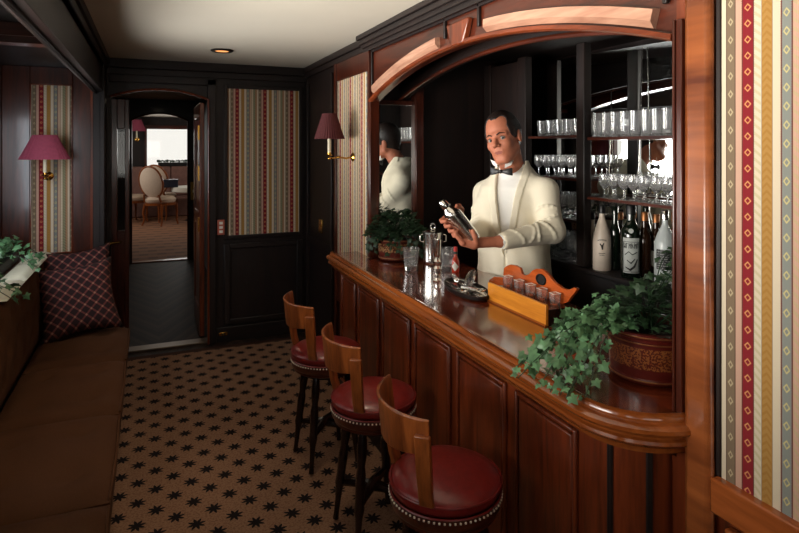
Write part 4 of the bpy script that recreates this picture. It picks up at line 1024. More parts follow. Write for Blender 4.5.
for k, kd in enumerate(kinds):
    yv = (-.042, .0, .012, .036, -.008, -.024, .026)[k]; z0 = .018+.011*(k % 3)+(.007 if k > 3 else 0); ln_ = (.13, .06, .09, .10, .07, .07, .09)[k]; xo = (-.01, .0, -.06, .04, .10, -.085, -.02)[k]; an = (.04, .1, .3, -.1, .5, -.25, -.2)[k]
    m2 = mt @ Matrix.Translation((xo, yv, z0)) @ Matrix.Rotation(an, 4, 'Z') @ Matrix.Diagonal((1.25, 1.6, 1.6, 1)); w_ = m2.translation
    o = thing(kd, w_, labs[k], 'bar tool', 'silver tools on the tray')
    hd = MB(); hl = MB(); hd_m = M['black'] if kd == 'bar_knife' else M['chrome']
    hd.tube([m2 @ Vector((-ln_*.75, 0, 0)), m2 @ Vector((-ln_*.2, 0, .002)), m2 @ Vector((ln_*.35, 0, .001))], [.0075, .006, .005], 8)
    if kd in ('strainer',):
        hl.tube([m2 @ Vector((ln_*.5+.028*math.cos(a), .028*math.sin(a)*.5, .022+.028*math.sin(a))) for a in np.linspace(0, 2*math.pi, 20, endpoint=False)], .003, 6, closed=True)
        hl.lathe([(1e-5, 0), (.025, .0), (.025, .003), (1e-5, .006)], 20, m2 @ Matrix.Translation((ln_*.5, 0, .026)) @ Matrix.Rotation(1.1, 4, 'X'))
    elif kd == 'ice_tongs':
        for s in (1, -1): hl.tube([m2 @ Vector((-.02, 0, .002)), m2 @ Vector((.03, s*.012, .004)), m2 @ Vector((.08, s*.006, .002))], .0028, 6)
    elif kd == 'corkscrew': hl.tube([m2 @ Vector((ln_*.3+.002*i, .006*math.cos(i*.9), .006+.006*math.sin(i*.9))) for i in range(24)], .0016, 5)
    elif kd == 'bar_knife': hl.box((ln_*.35, -.008, -.0008), (ln_*1.0, .008, .0008), mat=m2)
    elif kd == 'bottle_opener': hl.tube([m2 @ Vector((ln_*.5+.015*math.cos(a), .015*math.sin(a), .002)) for a in np.linspace(0, 2*math.pi, 16, endpoint=False)], .003, 6, closed=True)
    elif kd == 'cocktail_fork':
        for s in (-1, 0, 1): hl.tube([m2 @ Vector((ln_*.3, 0, .001)), m2 @ Vector((ln_*.45, s*.005, .001)), m2 @ Vector((ln_*.75, s*.005, .002))], .0014, 5)
    else: hl.sphere(m2 @ Vector((ln_*.5, 0, .002)), .013, 12, sc=(1, .7, .35))
    hd.build('handle', hd_m, o); hl.build('tool_head', M['chrome'], o)

# scroll-topped rack of shot glasses with golden front board
b0, b1 = lw(492.5, 302, T), lw(548, 328.5, T); X0 = (b0.x+b1.x)/2
yA, yB = b1.y+.02, b0.y+.03
rk = thing('shot_glass_rack', (X0+.06, (yA+yB)/2, TZ), 'golden oak rack with scroll-cut back holding small square glasses on the bar', 'rack')
MB().box((X0, yA, TZ), (X0+.012, yB, TZ+.081)).build('front_board', MW['gold'], rk, bevel=.0015)
MB().box((X0-.004, yA-.002, TZ), (X0, yB, TZ+.007)).build('base_strip', MW['nose'], rk)
MB().box((X0+.0125, yA, TZ), (X0+.118, yB-.005, TZ+.062)).build('tray_box', MW['leg'], rk)
XB = X0+.118
out = [(488.8, 280), (494, 276.6), (502.8, 277.5), (503.8, 268), (507, 265.5), (510, 264.6), (515, 265.4), (519.7, 268), (521.6, 273.8), (525, 275.3), (529, 274), (532, 270.5), (536, 268.7), (541, 268.8), (545, 271.5), (548.8, 275.6), (552, 280), (556.3, 284), (561, 287.5), (566.6, 289.7), (570, 289.2), (574, 287.3), (576.6, 289), (574.5, 293), (571, 297), (567.6, 302), (562, 304.5), (556, 306)]
pts = [on_x(a, b_, XB) for a, b_ in out]; poly = [(q.y, q.z) for q in pts]; zlow = TZ+.03
poly = poly+[(poly[-1][0]+.01, zlow), (poly[0][0], zlow)]
MB().prism(poly, XB, XB+.014, fYZ).build('scroll_back', MW['orange'], rk, smooth=False, bevel=.002)
q = on_x(541, 279.5, XB-.002)
mb = MB().tube([(XB-.003, q.y+.030*math.cos(a), q.z+.020*math.sin(a)) for a in np.linspace(0, 2*math.pi, 20, endpoint=False)], .004, 6, closed=True)
mb.lathe([(1e-5, 0), (.026, 0), (.026, .002), (1e-5, .002)], 20, Matrix.Translation((XB-.0005, q.y, q.z)) @ Matrix.Rotation(-math.pi/2, 4, 'Y'), sx=.7); mb.build('handle_hole', M['black'], rk)
XS = X0+.085
for k, (px, py) in enumerate(((508, 287), (519, 288.5), (530.5, 293), (542, 298.5), (555, 303.5))):
    q = on_x(px, py, XS); s = .0165; zt_ = TZ+.063
    o = thing('square_shot_glass', (XS, q.y, zt_), ['square shot glass at the far end of the rack', 'second square shot glass from the far end of the rack', 'square shot glass in the middle of the rack', 'second square shot glass from the near end of the rack', 'square shot glass at the near end of the rack'][k], 'glass', 'square shot glasses in the rack')
    mb = MB(); ring = lambda h_, z_: [(XS+a*h_, q.y+b_*h_, zt_+z_) for a, b_ in ((-1, -1), (1, -1), (1, 1), (-1, 1))]
    mb.grid([ring(s*.8, 0), ring(s, .042), ring(s*.86, .042), ring(s*.66, .008)], closed_u=True); mb.f += [(0, 1, 2, 3), (12, 13, 14, 15)]; mb.mi += [0, 0]
    mb.build('glass_body', M['glass'], o, smooth=False)
    mb = MB().tube([Vector(v) for v in ring(s*.95, .043)], .0014, 5, closed=True); mb.build('bright_rim', M['nail'], o)

# ------------------------------------------------------------------ dining saloon beyond the doorway
def dining_chair(loc, rz, label):
    t = thing('dining_chair', (0, 0, 0), label, 'chair', 'upholstered chairs in the far dining saloon')
    MB().lathe([(1e-5, .40), (.24, .40), (.26, .42), (.265, .46), (.22, .50), (1e-5, .515)], 28, sx=1, sy=.96).build('seat', M['cream'], t)
    MB().lathe([(.235, .355), (.262, .355), (.268, .40), (.245, .40), (.235, .355)], 28, caps=False, sy=.96).build('seat_rail', MW['stool'], t)
    m0 = Matrix.Translation((-.24, 0, .76)) @ Matrix.Rotation(R(-12), 4, 'Y') @ Matrix.Rotation(R(90), 4, 'Y')
    MB().lathe([(1e-5, -.03), (.20, -.028), (.235, -.005), (.235, .01), (.20, .03), (1e-5, .035)], 32, m0, sx=1.18).build('backrest', M['cream'], t)
    MB().tube([m0 @ Vector((1.18*.24*math.cos(a), .24*math.sin(a), 0)) for a in np.linspace(0, 2*math.pi, 32, endpoint=False)], .018, 8, closed=True).build('back_frame', MW['stool'], t)
    for s in (1, -1):
        MB().tube([(-.20, s*.17, .42), (-.235, s*.15, .55)], .018, 8).build('back_post', MW['stool'], t)
        for x, dx in ((.18, .03), (-.18, -.05)):
            MB().tube([(x, s*.18, .37), (x+dx*.6, s*.19, .22), (x+dx*.2, s*.185, .10), (x+dx, s*.20, .0)], [.026, .020, .014, .016], 8).build('leg', MW['stool'], t)
    t.location = loc; t.rotation_euler.z = rz; t.scale = (1.16, 1.16, 1.16); return t
g0 = at(158, 215, 12.0); dining_chair((g0.x+.05, g0.y, .005), R(50), 'cream oval-backed chair at the left side of the far dining table, nearest')
dining_chair((g0.x-.52, g0.y+.72, .005), R(30), 'cream oval-backed chair behind the nearest one, far left')
dining_chair((g0.x+.10, g0.y+.98, .005), R(60), 'cream oval-backed chair on the far side of the dining table')
tb_ = at(185, 210, 12.7)
t = thing('dining_table', (tb_.x+.3, tb_.y, .005), 'dining table under a white cloth in the far saloon', 'table')
MB().lathe([(1e-5, .70), (.55, .70), (.56, .72), (1e-5, .725)], 40, Matrix.Translation((tb_.x+.3, tb_.y, .005))).build('tabletop', MW['stool'], t)
MB().lathe([(.07, .03), (.05, .1), (.045, .4), (.08, .6), (.05, .70)], 20, Matrix.Translation((tb_.x+.3, tb_.y, .005))).build('pedestal', MW['dark_z'], t)
MB().lathe([(.30, .0), (.28, .03), (.08, .05), (.07, .03)], 20, Matrix.Translation((tb_.x+.3, tb_.y, .005))).build('foot', MW['dark_z'], t)
MB().lathe([(1e-5, .733), (.565, .733), (.575, .72), (.58, .64), (.572, .64), (.565, .724), (1e-5, .727)], 48, Matrix.Translation((tb_.x+.3, tb_.y, .005)), fl=.01).build('tablecloth', M['linen'])
tag(bpy.data.objects['tablecloth'], 'white tablecloth spread over the far dining table', 'tablecloth')
q = at(170, 186, 12.5); mb = MB().box((q.x-.16, q.y-.10, .7395), (q.x+.16, q.y+.10, .90)); mb.box((q.x-.17, q.y-.11, .88), (q.x+.17, q.y+.11, .91))
tag(mb.build('dark_box', plain('navy_lacquer', hexc(30, 34, 48), .3), bevel=.01, origin=True), 'small dark blue box standing on the white dining tablecloth', 'box')
t = thing('dining_sofa', (.6, 14.8, .005), 'brownish pink upholstered bench sofa under the far window', 'sofa')
MB().box((-.7, 14.35, .005), (2.2, 15.12, .45)).build('seat_base', M['saloon'], t, bevel=.04)
for k in range(5): MB().box((-.7+k*.58, 14.86, .452), (-.7+k*.58+.57, 15.12, 1.14)).build('back_cushion', M['saloon'], t, bevel=.04)
random.seed(4)
q0 = on_y(158, 163, 15.10); q1 = on_y(187, 163, 15.10); zt0 = 1.205
t = thing('window_box', ((q0.x+q1.x)/2, 15.0, 1.142), 'low dark planter of greenery silhouetted in the bright far window', 'planter')
MB().box((q0.x, 14.98, 1.142), (q1.x, 15.10, 1.235)).build('trough', M['black'], t, bevel=.01)
lm = MB()
for k in range(140):
    q = Vector((random.uniform(q0.x-.03, q1.x+.03), 15.04+random.uniform(-.05, .05), 1.24+random.uniform(0, .04))); leaf(lm, q, (random.uniform(-1, 1), random.uniform(-1, 1), .5), (0, -1, .5), .028)
lm.build('foliage', M['leafd'], t, smooth=False)

# ------------------------------------------------------------------ the barman (signed-distance modelling, one surface per garment)
class SDF:
    def __init__(s, lo, hi, h):
        s.lo = np.array(lo, float); s.h = h; s.n = [int((hi[i]-lo[i])/h)+2 for i in range(3)]
        s.V = np.full(s.n, .5, np.float32)
    def block(s, a, b):
        i0 = [max(0, int((a[i]-s.lo[i])/s.h)) for i in range(3)]; i1 = [min(s.n[i], int((b[i]-s.lo[i])/s.h)+2) for i in range(3)]
        sl = tuple(slice(i0[i], i1[i]) for i in range(3))
        ax = [s.lo[i]+s.h*np.arange(i0[i], i1[i]) for i in range(3)]
        return sl, np.stack(np.meshgrid(*ax, indexing='ij'), -1)
    def comb(s, sl, d, k, op):
        a = s.V[sl]
        if op == 'u': hh = np.maximum(k-np.abs(a-d), 0)/k; s.V[sl] = np.minimum(a, d)-hh*hh*k/4
        else: d = -d; hh = np.maximum(k-np.abs(a-d), 0)/k; s.V[sl] = np.maximum(a, d)+hh*hh*k/4
    def cap(s, a, b, r1, r2, k=.02, op='u'):
        a, b = np.array(a, float), np.array(b, float); m = max(r1, r2)+k+.02
        sl, P = s.block(np.minimum(a, b)-m, np.maximum(a, b)+m)
        if P.size == 0: return
        ab = b-a; t_ = np.clip(((P-a)@ab)/max(1e-9, ab@ab), 0, 1); d = np.linalg.norm(P-a-t_[..., None]*ab, axis=-1)-(r1+(r2-r1)*t_)
        s.comb(sl, d.astype(np.float32), k, op)
    def ell(s, c, rad, R_=None, k=.02, op='u'):
        c = np.array(c, float); m = max(rad)+k+.02; sl, P = s.block(c-m, c+m)
        if P.size == 0: return
        Q = (P-c) if R_ is None else (P-c)@R_
        rd_ = np.array(rad); k0 = np.linalg.norm(Q/rd_, axis=-1); k1 = np.linalg.norm(Q/rd_**2, axis=-1)
        d = k0*(k0-1)/np.maximum(k1, 1e-6); s.comb(sl, d.astype(np.float32), k, op)
    def mesh(s):
        V = s.V; neg = V < 0; nx, ny, nz = V.shape
        corners = [(i, j, k) for i in (0, 1) for j in (0, 1) for k in (0, 1)]
        cnt = np.zeros((nx-1, ny-1, nz-1), np.int8)
        for i, j, k in corners: cnt += neg[i:nx-1+i, j:ny-1+j, k:nz-1+k]
        cells = np.argwhere((cnt > 0) & (cnt < 8)); idx = np.full(cnt.shape, -1, np.int64); idx[tuple(cells.T)] = np.arange(len(cells))
        acc = np.zeros((len(cells), 3)); num = np.zeros(len(cells))
        for a in corners:
            for ax in range(3):
                if a[ax]: continue
                b = list(a); b[ax] = 1; ca = cells+np.array(a); cb = cells+np.array(b); va = V[tuple(ca.T)]; vb = V[tuple(cb.T)]
                x = (va < 0) != (vb < 0); t_ = np.where(x, va/np.where(x, va-vb, 1), 0); acc += np.where(x[:, None], ca+(cb-ca)*t_[:, None], 0); num += x
        P = acc/num[:, None]*s.h+s.lo; faces = []
        for ax in range(3):
            sh = [slice(None)]*3; sh2 = [slice(None)]*3; sh[ax] = slice(0, -1); sh2[ax] = slice(1, None)
            na, nb = neg[tuple(sh)], neg[tuple(sh2)]; e = np.argwhere(na != nb); o1, o2 = [(1, 2), (2, 0), (0, 1)][ax]
            e = e[(e[:, o1] > 0) & (e[:, o2] > 0) & (e[:, o1] < V.shape[o1]-1) & (e[:, o2] < V.shape[o2]-1)]
            d1 = np.zeros(3, int); d1[o1] = 1; d2 = np.zeros(3, int); d2[o2] = 1
            q = np.stack([idx[tuple((e-d1-d2).T)], idx[tuple((e-d2).T)], idx[tuple(e.T)], idx[tuple((e-d1).T)]], 1)
            fl = ~na[tuple(e.T)]; q[fl] = q[fl][:, ::-1]; faces.append(q)
        f = np.concatenate(faces); f = f[(f >= 0).all(1)]; return P, f
    def obj(s, name, mats, parent, matfn=None, smooth_it=0):
        P, f = s.mesh(); me = bpy.data.meshes.new(name); off = np.array(wloc(parent)); me.from_pydata((P-off).tolist(), [], f.tolist())
        for m_ in mats: me.materials.append(m_)
        if matfn is not None: me.polygons.foreach_set('material_index', matfn(P[f].mean(1)).astype(np.int32))
        me.polygons.foreach_set('use_smooth', [True]*len(me.polygons)); o = bpy.data.objects.new(name, me); C.objects.link(o); o.parent = parent
        if smooth_it: sm = o.modifiers.new('smooth', 'SMOOTH'); sm.iterations = smooth_it; sm.factor = .5
        return o
man_root = at(513, 270, 3.27)
man = thing('person', (man_root.x, man_root.y, .0), 'barman in ivory dinner jacket and black bow tie holding a silver shaker', 'person')
K = 1.12
Ft = np.array([-.80, -.60, 0.]); Lt = np.array([.60, -.80, 0.]); Uz = np.array([0, 0, 1.])
Rt = np.stack([Ft, Lt, Uz], 1)
A3 = lambda *a: np.array(at(*a))
# head frame
Fh = np.array([-.835, -.545, -.06]); Fh /= np.linalg.norm(Fh); Lh = np.cross(Uz, Fh); Lh /= np.linalg.norm(Lh); Uh = np.cross(Fh, Lh)
ro = R(13); Lr = Lh*math.cos(ro)+Uh*math.sin(ro); Ur = Uh*math.cos(ro)-Lh*math.sin(ro); Rh = np.stack([Fh, Lr, Ur], 1)
HC = A3(503.5, 138.5, 3.10)
def hp_(f_, l_, u_): return HC+(Fh*f_+Lr*l_+Ur*u_)*K
NB_ = A3(514, 174, 3.20)                         # neck base
SL, SR = A3(546, 190, 3.07), A3(485, 192, 3.35)  # shoulders: his left (photo right), his right
EL, ER = A3(553, 231, 2.98), A3(481, 230, 3.20)
WL, WR = A3(500.5, 241.5, 2.83), A3(466.5, 238, 2.93)
s_top, s_bot = A3(445.5, 206, 2.80), A3(472.5, 237.5, 2.80)      # shaker axis
def hand(S_, W, palm, spread, tips, thumb, r_=.0098):
    """palm ellipsoid chain + four separate fingers (polylines) + thumb"""
    for a, b, r1, r2 in palm: S_.cap(a, b, r1, r2, .018)
    for ch in tips:
        for i in range(len(ch)-1): S_.cap(ch[i], ch[i+1], r_*(1.06-.08*i), r_*(1.0-.10*i), .004 if i else .008)
    for i in range(len(thumb)-1): S_.cap(thumb[i], thumb[i+1], r_*(1.3-.15*i), r_*(1.15-.15*i), .006)
def build_body():
    S_ = SDF((1.25, 2.15, .86), (2.15, 3.15, 1.80), .0042)
    S_.ell(hp_(-.012, 0, .030), np.array((.098, .077, .100))*K, Rh, .02)
    S_.ell(hp_(.030, 0, -.040), np.array((.064, .058, .078))*K, Rh, .03)
    S_.cap(hp_(.070, -.012, -.098), hp_(.070, .012, -.098), .018*K, .018*K, .02)
    for s in (1, -1):
        S_.cap(hp_(.0, s*.050, -.052), hp_(.058, s*.020, -.098), .020*K, .017*K, .02)
        S_.ell(hp_(.062, s*.036, -.026), np.array((.022, .022, .020))*K, Rh, .02)
        S_.cap(hp_(.083, s*.010, .020), hp_(.068, s*.044, .018), .011*K, .010*K, .012)
        S_.ell(hp_(-.006, s*.079, -.004), np.array((.018, .008, .032))*K, Rh, .008)
        S_.ell(hp_(.095, s*.031, .000), np.array((.013, .016, .011))*K, Rh, .008, 'd')
    S_.cap(hp_(.088, 0, .008), hp_(.112, 0, -.026), .0085*K, .011*K, .008)
    for s in (1, -1): S_.ell(hp_(.098, s*.012, -.030), np.array((.011, .008, .008))*K, Rh, .006)
    S_.cap(hp_(.084, -.017, -.058), hp_(.082, .017, -.058), .0066*K, .0066*K, .010)
    S_.cap(hp_(.083, -.013, -.068), hp_(.081, .013, -.068), .0072*K, .0072*K, .008)
    S_.cap(hp_(.095, -.020, -.0625), hp_(.095, .020, -.0625), .0036*K, .0036*K, .004, 'd')
    S_.cap(hp_(-.025, 0, -.06), NB_-Uz*.02, .054*K, .060*K, .02)
    S_.cap(NB_-Uz*.05+Lt*.03, SL-Uz*.02, .03, .042, .03); S_.cap(NB_-Uz*.05-Lt*.03, SR-Uz*.02, .03, .042, .03)
    c0 = (SL+SR)/2
    S_.ell(c0-Uz*.10, (.10, .17, .20), Rt, .05); S_.ell(c0-Uz*.36+Ft*.0, (.10, .155, .20), Rt, .05)
    for a, b, c in ((SL, EL, WL), (SR, ER, WR)): S_.cap(a, b, .050, .040, .03); S_.cap(b, c, .038, .027, .02)
    ax = s_bot-s_top; ax /= np.linalg.norm(ax)
    cdir = np.array([-math.sin(TH), -math.cos(TH), 0.])      # towards the photographer
    side = np.cross(ax, cdir); side /= np.linalg.norm(side)   # across the shaker in the picture plane
    if side[2] < 0: side = -side                              # side points up-right
    B = lambda t_, sd, cf: s_top+ax*(np.linalg.norm(s_bot-s_top)*t_)+side*sd+cdir*cf
    # his left hand: palm beneath the lower end, fingers running under it, thumb on top
    palmL = B(.98, -.010, .012)
    hand(S_, WL, [(WL, B(1.12, -.012, .0), .026, .026), (B(1.12, -.018, -.012), B(.94, -.050, -.01), .022, .019), (B(1.13, -.016, .018), B(.92, -.050, .022), .022, .018)], 0,
         [[B(.92, -.052, -.014+.019*i), B(.74-.03*i, -.052, -.022+.019*i), B(.62-.03*i+.05*abs(i-1), -.041, -.030+.017*i)] for i in range(4)],
         [B(1.12, .0, .030), B(.98, .012, .046), B(.84, .022, .048)])
    # his right hand: behind the upper body, fingers wrapping round the left side into view
    hand(S_, WR, [(WR, B(.62, -.02, -.055), .026, .026), (B(.66, -.03, -.055), B(.34, -.02, -.052), .020, .020), (B(.66, .0, -.055), B(.36, .012, -.055), .020, .019)], 0,
         [[B(.24+.15*i, -.030, -.054), B(.22+.15*i, -.060, -.030), B(.23+.15*i, -.062, .004), B(.26+.15*i, -.046, .026)] for i in range(4)],
         [B(.45, .03, -.055), B(.34, .050, -.035), B(.22, .052, -.008), B(.16, .042, .010)])
    def mf(c):
        q = (c-HC)@Rh/K; lip = (q[:, 0] > .074) & (np.abs(q[:, 1]) < .021-1.2*np.abs(q[:, 2]+.0625)) & (q[:, 2] > -.0705) & (q[:, 2] < -.0555)
        return lip.astype(int)
    return S_.obj('body', [M['skin'], M['lips']], man, mf)
build_body()
# eyes, brows, hair
mb = MB(); mi_ = MB(); bw = MB()
look = np.array([0, 0, EYE])-HC; look /= np.linalg.norm(look)
for s in (1, -1):
    e = hp_(.0745, s*.031, .000); mb.sphere(e, .0125*K, 16); g = look*.75+Fh*.25; g /= np.linalg.norm(g)
    mi_.sphere(e+g*.0056*K, .0079*K, 12)
    bw.tube([hp_(.098, s*.012, .018), hp_(.095, s*.028, .0255), hp_(.078, s*.047, .019)], [.0028, .0036, .0018], 8)
    bw.tube([hp_(.0885, s*.020, .0055), hp_(.0885, s*.031, .0095), hp_(.081, s*.043, .0055)], [.0010, .0018, .0010], 6)
mb.build('eyes', M['eyew'], man); mi_.build('irises', M['iris'], man); bw.build('eyebrows', M['hair'], man)
S_ = SDF(tuple(HC-.2), tuple(HC+.2), .0042)
S_.ell(hp_(-.016, 0, .034), np.array((.101, .083, .104))*K, Rh, .01)
S_.cap(hp_(-.060, 0, -.02), hp_(-.062, 0, -.060), .046*K, .036*K, .03)
S_.ell(hp_(.105, 0, .012), np.array((.085, .072, .088))*K, Rh, .012, 'd')
S_.ell(hp_(.070, 0, -.085), np.array((.085, .11, .080))*K, Rh, .012, 'd')
for s in (1, -1): S_.ell(hp_(.004, s*.09, -.012), np.array((.024, .03, .034))*K, Rh, .006, 'd')
S_.ell(hp_(.064, .035, .075), np.array((.04, .020, .03))*K, Rh, .01, 'd'); S_.ell(hp_(.064, -.035, .075), np.array((.04, .020, .03))*K, Rh, .01, 'd')
for s in (1, -1): S_.cap(hp_(.022, s*.073, .035), hp_(.020, s*.073, -.005), .009, .005, .008)
S_.obj('hair', [M['hair']], man)
# shirt, jacket, trousers
cS = (SL+SR)/2
prof_z = np.array([.62, .80, .95, 1.10, 1.22, 1.32, 1.385, 1.43, 1.465, 1.50, 1.53])
prof_w = np.array([.225, .215, .195, .190, .198, .198, .168, .125, .098, .080, .068])
prof_t = np.array([.165, .155, .148, .150, .152, .145, .125, .100, .086, .078, .066])
def trunk(S_, grow, zlo, zhi, vcut=None, lapel=False, k=.03):
    a = np.minimum(SL, SR)-.35; b = np.maximum(SL, SR)+.35; a[2] = zlo-.03; b[2] = zhi+.03
    sl, P = S_.block(a, b)
    cx = np.interp(P[..., 2], [.6, 1.30, NB_[2]], [man_root.x, cS[0], NB_[0]]); cy = np.interp(P[..., 2], [.6, 1.30, NB_[2]], [man_root.y, cS[1], NB_[1]])
    Q = P-np.stack([cx, cy, np.zeros_like(cx)], -1); f_ = Q@Ft; l_ = Q@Lt; z = P[..., 2]
    w_ = np.interp(z, prof_z, prof_w)+grow; t_ = np.interp(z, prof_z, prof_t)+grow
    rr = ((np.abs(l_)/w_)**2.4+(np.abs(f_)/t_)**2.4)**(1/2.4); d = (rr-1)*np.minimum(w_, t_)*.9
    d = np.maximum(d, np.maximum(zlo-z, z-zhi))
    if lapel:
        zb_ = 1.02; vw = np.clip((z-zb_)/(1.50-zb_), 0, 1); edge = vw*.072+.002-.02*np.sin(vw*math.pi)*0
        # the left front laps over the right: the opening narrows to the button
        on_l = np.abs(l_-.000)-edge; lw_ = .038*np.clip((z-zb_)/.16, 0, 1)*np.clip((1.60-z)/.15, .3, 1)
        lap = (on_l > 0) & (on_l < lw_) & (f_ > 0) & (z > zb_)
        d = d-np.where(lap, .0065, 0)
        seam = (f_ > 0) & (z <= zb_) & (np.abs(l_-.004-(zb_-z)**2*.35) < .004); d = d+np.where(seam, .006, 0)
        cut = (on_l < 0) & (f_ > 0) & (z > zb_); d = np.where(cut, .01+np.abs(on_l)*.3, d)
        fold = .0028*np.sin(z*70+l_*30)*np.exp(-((z-1.12)/.10)**2)+.002*np.sin(l_*60+z*20); d = d+fold
    S_.comb(sl, d.astype(np.float32), k, 'u')
def sleeves(S_, g, short=0):
    for (a, b, c), ph in (((SL, EL, WL), 0), ((SR, ER, WR), 2)):
        S_.cap(a-Uz*.005, b, .060+g, .056+g, .04)
        c2 = b+(c-b)*(1-.07); S_.cap(b, c2, .060+g, .043+g, .03)
        # creases at the inner elbow and along the forearm
        n_ = (c-a)/np.linalg.norm(c-a)
        for t_, r_ in ((.16, .0046), (.34, .0032), (.58, .0026), (.80, .0022)):
            p_ = b+(c2-b)*t_; ax_ = (c2-b)/np.linalg.norm(c2-b); rad = .060+g-(.017)*t_
            ring = [p_+(Uz*math.cos(q_)+np.cross(ax_, Uz)*math.sin(q_))*rad+ax_*.030*math.sin(q_*1.1+ph+t_*9) for q_ in np.linspace(-2.0+ph, 1.6+ph, 9)]
            for i in range(8): S_.cap(ring[i], ring[i+1], r_*1.3, r_*1.3, .012)
        for t_ in (.55, .75, .9):
            p_ = a+(b-a)*t_; ax_ = (b-a)/np.linalg.norm(b-a); s1 = np.cross(ax_, Ft); s1 /= np.linalg.norm(s1); rad = .066-.006*t_
            ring = [p_+(s1*math.cos(q_)+np.cross(ax_, s1)*math.sin(q_))*rad+ax_*.02*math.sin(q_+t_*11) for q_ in np.linspace(-2.6, .6, 9)]
            for i in range(8): S_.cap(ring[i], ring[i+1], r_*1.2, r_*1.2, .012)
S_ = SDF((1.25, 2.10, .74), (2.20, 3.20, 1.60), .0048)
trunk(S_, .004, .78, 1.52, lapel=True)
S_.cap(NB_+Lt*.07-Uz*.035, SL, .045, .056, .05); S_.cap(NB_-Lt*.07-Uz*.035, SR, .045, .056, .05)
sleeves(S_, 0)
for k_ in range(12):
    qa, qb = [R(-118+236*(k_+j)/12) for j in (0, 1)]
    pf = lambda q_: NB_+(-Ft*math.cos(q_)+Lt*math.sin(q_))*.076+Uz*(.022*math.cos(q_)-.004)-Ft*.008
    S_.cap(pf(qa), pf(qb), .016, .016, .03)
# reopen the shirt front after the blends, neck hole
sl, P = S_.block((1.25, 2.1, 1.0), (2.2, 3.2, 1.62))
cx = np.interp(P[..., 2], [.6, 1.30, NB_[2]], [man_root.x, cS[0], NB_[0]]); cy = np.interp(P[..., 2], [.6, 1.30, NB_[2]], [man_root.y, cS[1], NB_[1]])
Q = P-np.stack([cx, cy, np.zeros_like(cx)], -1); f_ = Q@Ft; l_ = Q@Lt; z = P[..., 2]
vw = np.clip((z-1.02)/(1.50-1.02), 0, 1); dv = np.maximum(np.maximum(np.abs(l_)-vw*.072-.002, .03-f_), 1.02-z)
S_.V[sl] = np.maximum(S_.V[sl], -dv.astype(np.float32))
S_.cap(NB_-Uz*.01, hp_(-.02, 0, -.04), .060*K, .062*K, .006, 'd')
# hollow sleeve ends
for b, c in ((EL, WL), (ER, WR)): S_.cap(b+(c-b)*.93, c+(c-b)*.3, .034, .034, .004, 'd')
S_.obj('dinner_jacket', [M['jacket']], man, smooth_it=1)
S_ = SDF((1.3, 2.2, .80), (2.15, 3.15, 1.62), .005)
trunk(S_, -.010, .82, 1.50)
S_.cap(NB_-Uz*.035, NB_+(hp_(-.03, 0, -.07)-NB_)*.30, .066*K, .062*K, .02)
for b, c in ((EL, WL), (ER, WR)): S_.cap(b+(c-b)*.86, b+(c-b)*.985, .036, .034, .004)
S_.cap(NB_+(hp_(-.03, 0, -.07)-NB_)*.10, hp_(-.02, 0, -.03), .059*K, .059*K, .004, 'd')
for b, c in ((EL, WL), (ER, WR)): S_.cap(b+(c-b)*.95, c+(c-b)*.3, .029, .029, .004, 'd')
S_.obj('shirt', [M['shirt']], man)
# wing collar points, bow tie, studs
tie = A3(501, 171.5, 3.055)
mb = MB(); up_ = Vector(Ur*.3+Uz*.7).normalized(); rt_ = Vector(Lt); fw_ = Vector(Ft)
tv = Vector(tie)
for s in (1, -1):
    rows = []
    for u_, h_, th_ in ((0, .007, .007), (.016, .010, .009), (.034, .017, .009), (.050, .020, .006), (.054, .018, .003)):
        c_ = tv+rt_*(s*u_*1.12)+fw_*(-.006*(u_/.05)**2)
        rows.append([c_+up_*h_+fw_*th_*.5, c_+fw_*th_, c_-up_*h_+fw_*th_*.5, c_-up_*h_-fw_*th_*.5, c_-fw_*th_*.6, c_+up_*h_-fw_*th_*.5])
    mb.grid(rows, closed_u=True); mb.f.append(tuple(range(len(mb.v)-6, len(mb.v)))); mb.mi.append(0)
mb.sphere(tv+fw_*.004, .0105, 10, sc=(1, 1, 1.1)); mb.build('bow_tie', M['black'], man)
mb = MB()
for z_ in (1.40, 1.33, 1.26, 1.19):
    cx_ = np.interp(z_, [.6, 1.30, NB_[2]], [man_root.x, cS[0], NB_[0]]); cy_ = np.interp(z_, [.6, 1.30, NB_[2]], [man_root.y, cS[1], NB_[1]])
    tt = np.interp(z_, prof_z, prof_t)-.010; mb.sphere(Vector((cx_, cy_, z_))+Vector(Ft)*(tt*.96), .0042, 8)
mb.build('shirt_studs', M['black'], man)
for s in (1, -1):
    mb = MB(); c_ = tv+rt_*(s*.020)+up_*.018-fw_*.006
    mb.prism([(0, 0), (s*.030, .016), (s*.045, .044), (s*.004, .030)], -.0015, .0015, lambda u, v, d: c_+rt_*u+up_*v+fw_*(d-abs(u)*.5))
    mb.build('wing_collar', M['shirt'], man)
S_ = SDF((1.35, 2.25, .05), (2.15, 3.15, .98), .012)
mr_ = np.array([man_root.x, man_root.y, 0])
S_.ell(mr_+Uz*.88, (.13, .185, .13), Rt, .05)
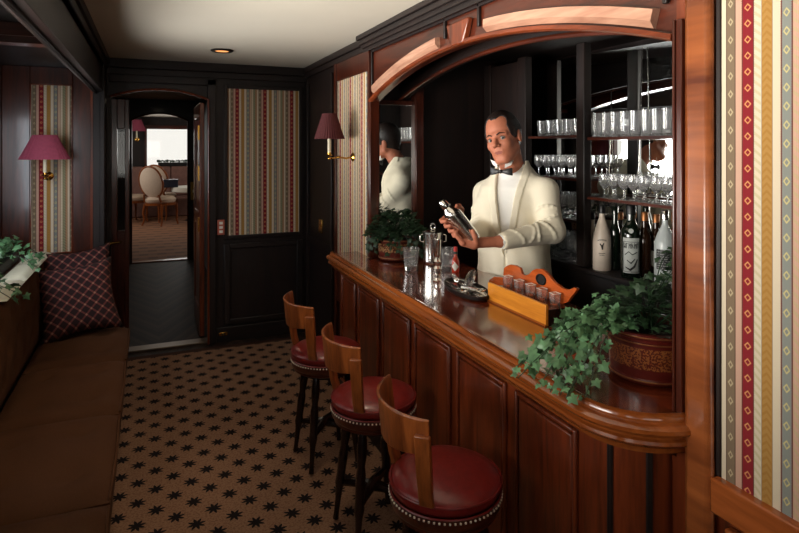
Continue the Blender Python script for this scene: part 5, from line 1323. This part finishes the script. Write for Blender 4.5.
for s in (1, -1):
    S_.cap(mr_+Lt*s*.09+Uz*.86, mr_+Lt*s*.10+Uz*.48, .092, .070, .04); S_.cap(mr_+Lt*s*.10+Uz*.48, mr_+Lt*s*.105+Uz*.09, .070, .055, .03)
S_.obj('trousers', [M['black']], man)
mb = MB()
for s in (1, -1):
    c_ = mr_+Lt*s*.105
    mb.tube([c_-Ft*.07+Uz*.045, c_+Uz*.048, c_+Ft*.09+Uz*.036, c_+Ft*.16+Uz*.028], [.040, .046, .042, .026], 14, flat=.8)
    mb.box((-.085, -.04, 0), (.17, .04, .014), mat=Matrix.Translation(c_) @ Matrix(((Ft[0], Lt[0], 0, 0), (Ft[1], Lt[1], 0, 0), (0, 0, 1, 0), (0, 0, 0, 1))))
mb.build('shoes', M['black'], man)
cf = MB()
for b, c in ((EL, WL),):
    for k_ in (.84, .875): 
        a_ = (c-b)/np.linalg.norm(c-b); s1 = np.cross(a_, Uz); s1 /= np.linalg.norm(s1); cf.sphere(b+(c-b)*k_-np.array([0, 0, 1])*.040-s1*.018*(-1), .005, 8)
cf.build('cuff_buttons', M['black'], man)

# cocktail shaker
sv, bv_ = Vector(s_top), Vector(s_bot); ax = (sv-bv_).normalized(); Ls = (sv-bv_).length+.055
t = thing('cocktail_shaker', bv_-ax*.02, 'silver cocktail shaker tilted in the hands of the barman', 'shaker')
mt = Matrix.Translation(bv_-ax*.02) @ ax.to_track_quat('Z', 'Y').to_matrix().to_4x4()
MB().lathe([(1e-5, 0), (.030, 0), (.034, .004), (.036, .02), (.043, Ls*.60), (.0435, Ls*.64), (.041, Ls*.645)], 40, mt, caps=False).build('body', M['chrome'], t)
MB().lathe([(.0425, Ls*.645), (.043, Ls*.67), (.036, Ls*.74), (.024, Ls*.80), (.0205, Ls*.82)], 40, mt, caps=False).build('strainer_top', M['chrome'], t)
MB().lathe([(.0205, Ls*.822), (.0215, Ls*.84), (.0205, Ls*.95), (.014, Ls*.985), (1e-5, Ls)], 32, mt, caps=False).build('cap', M['chrome'], t)
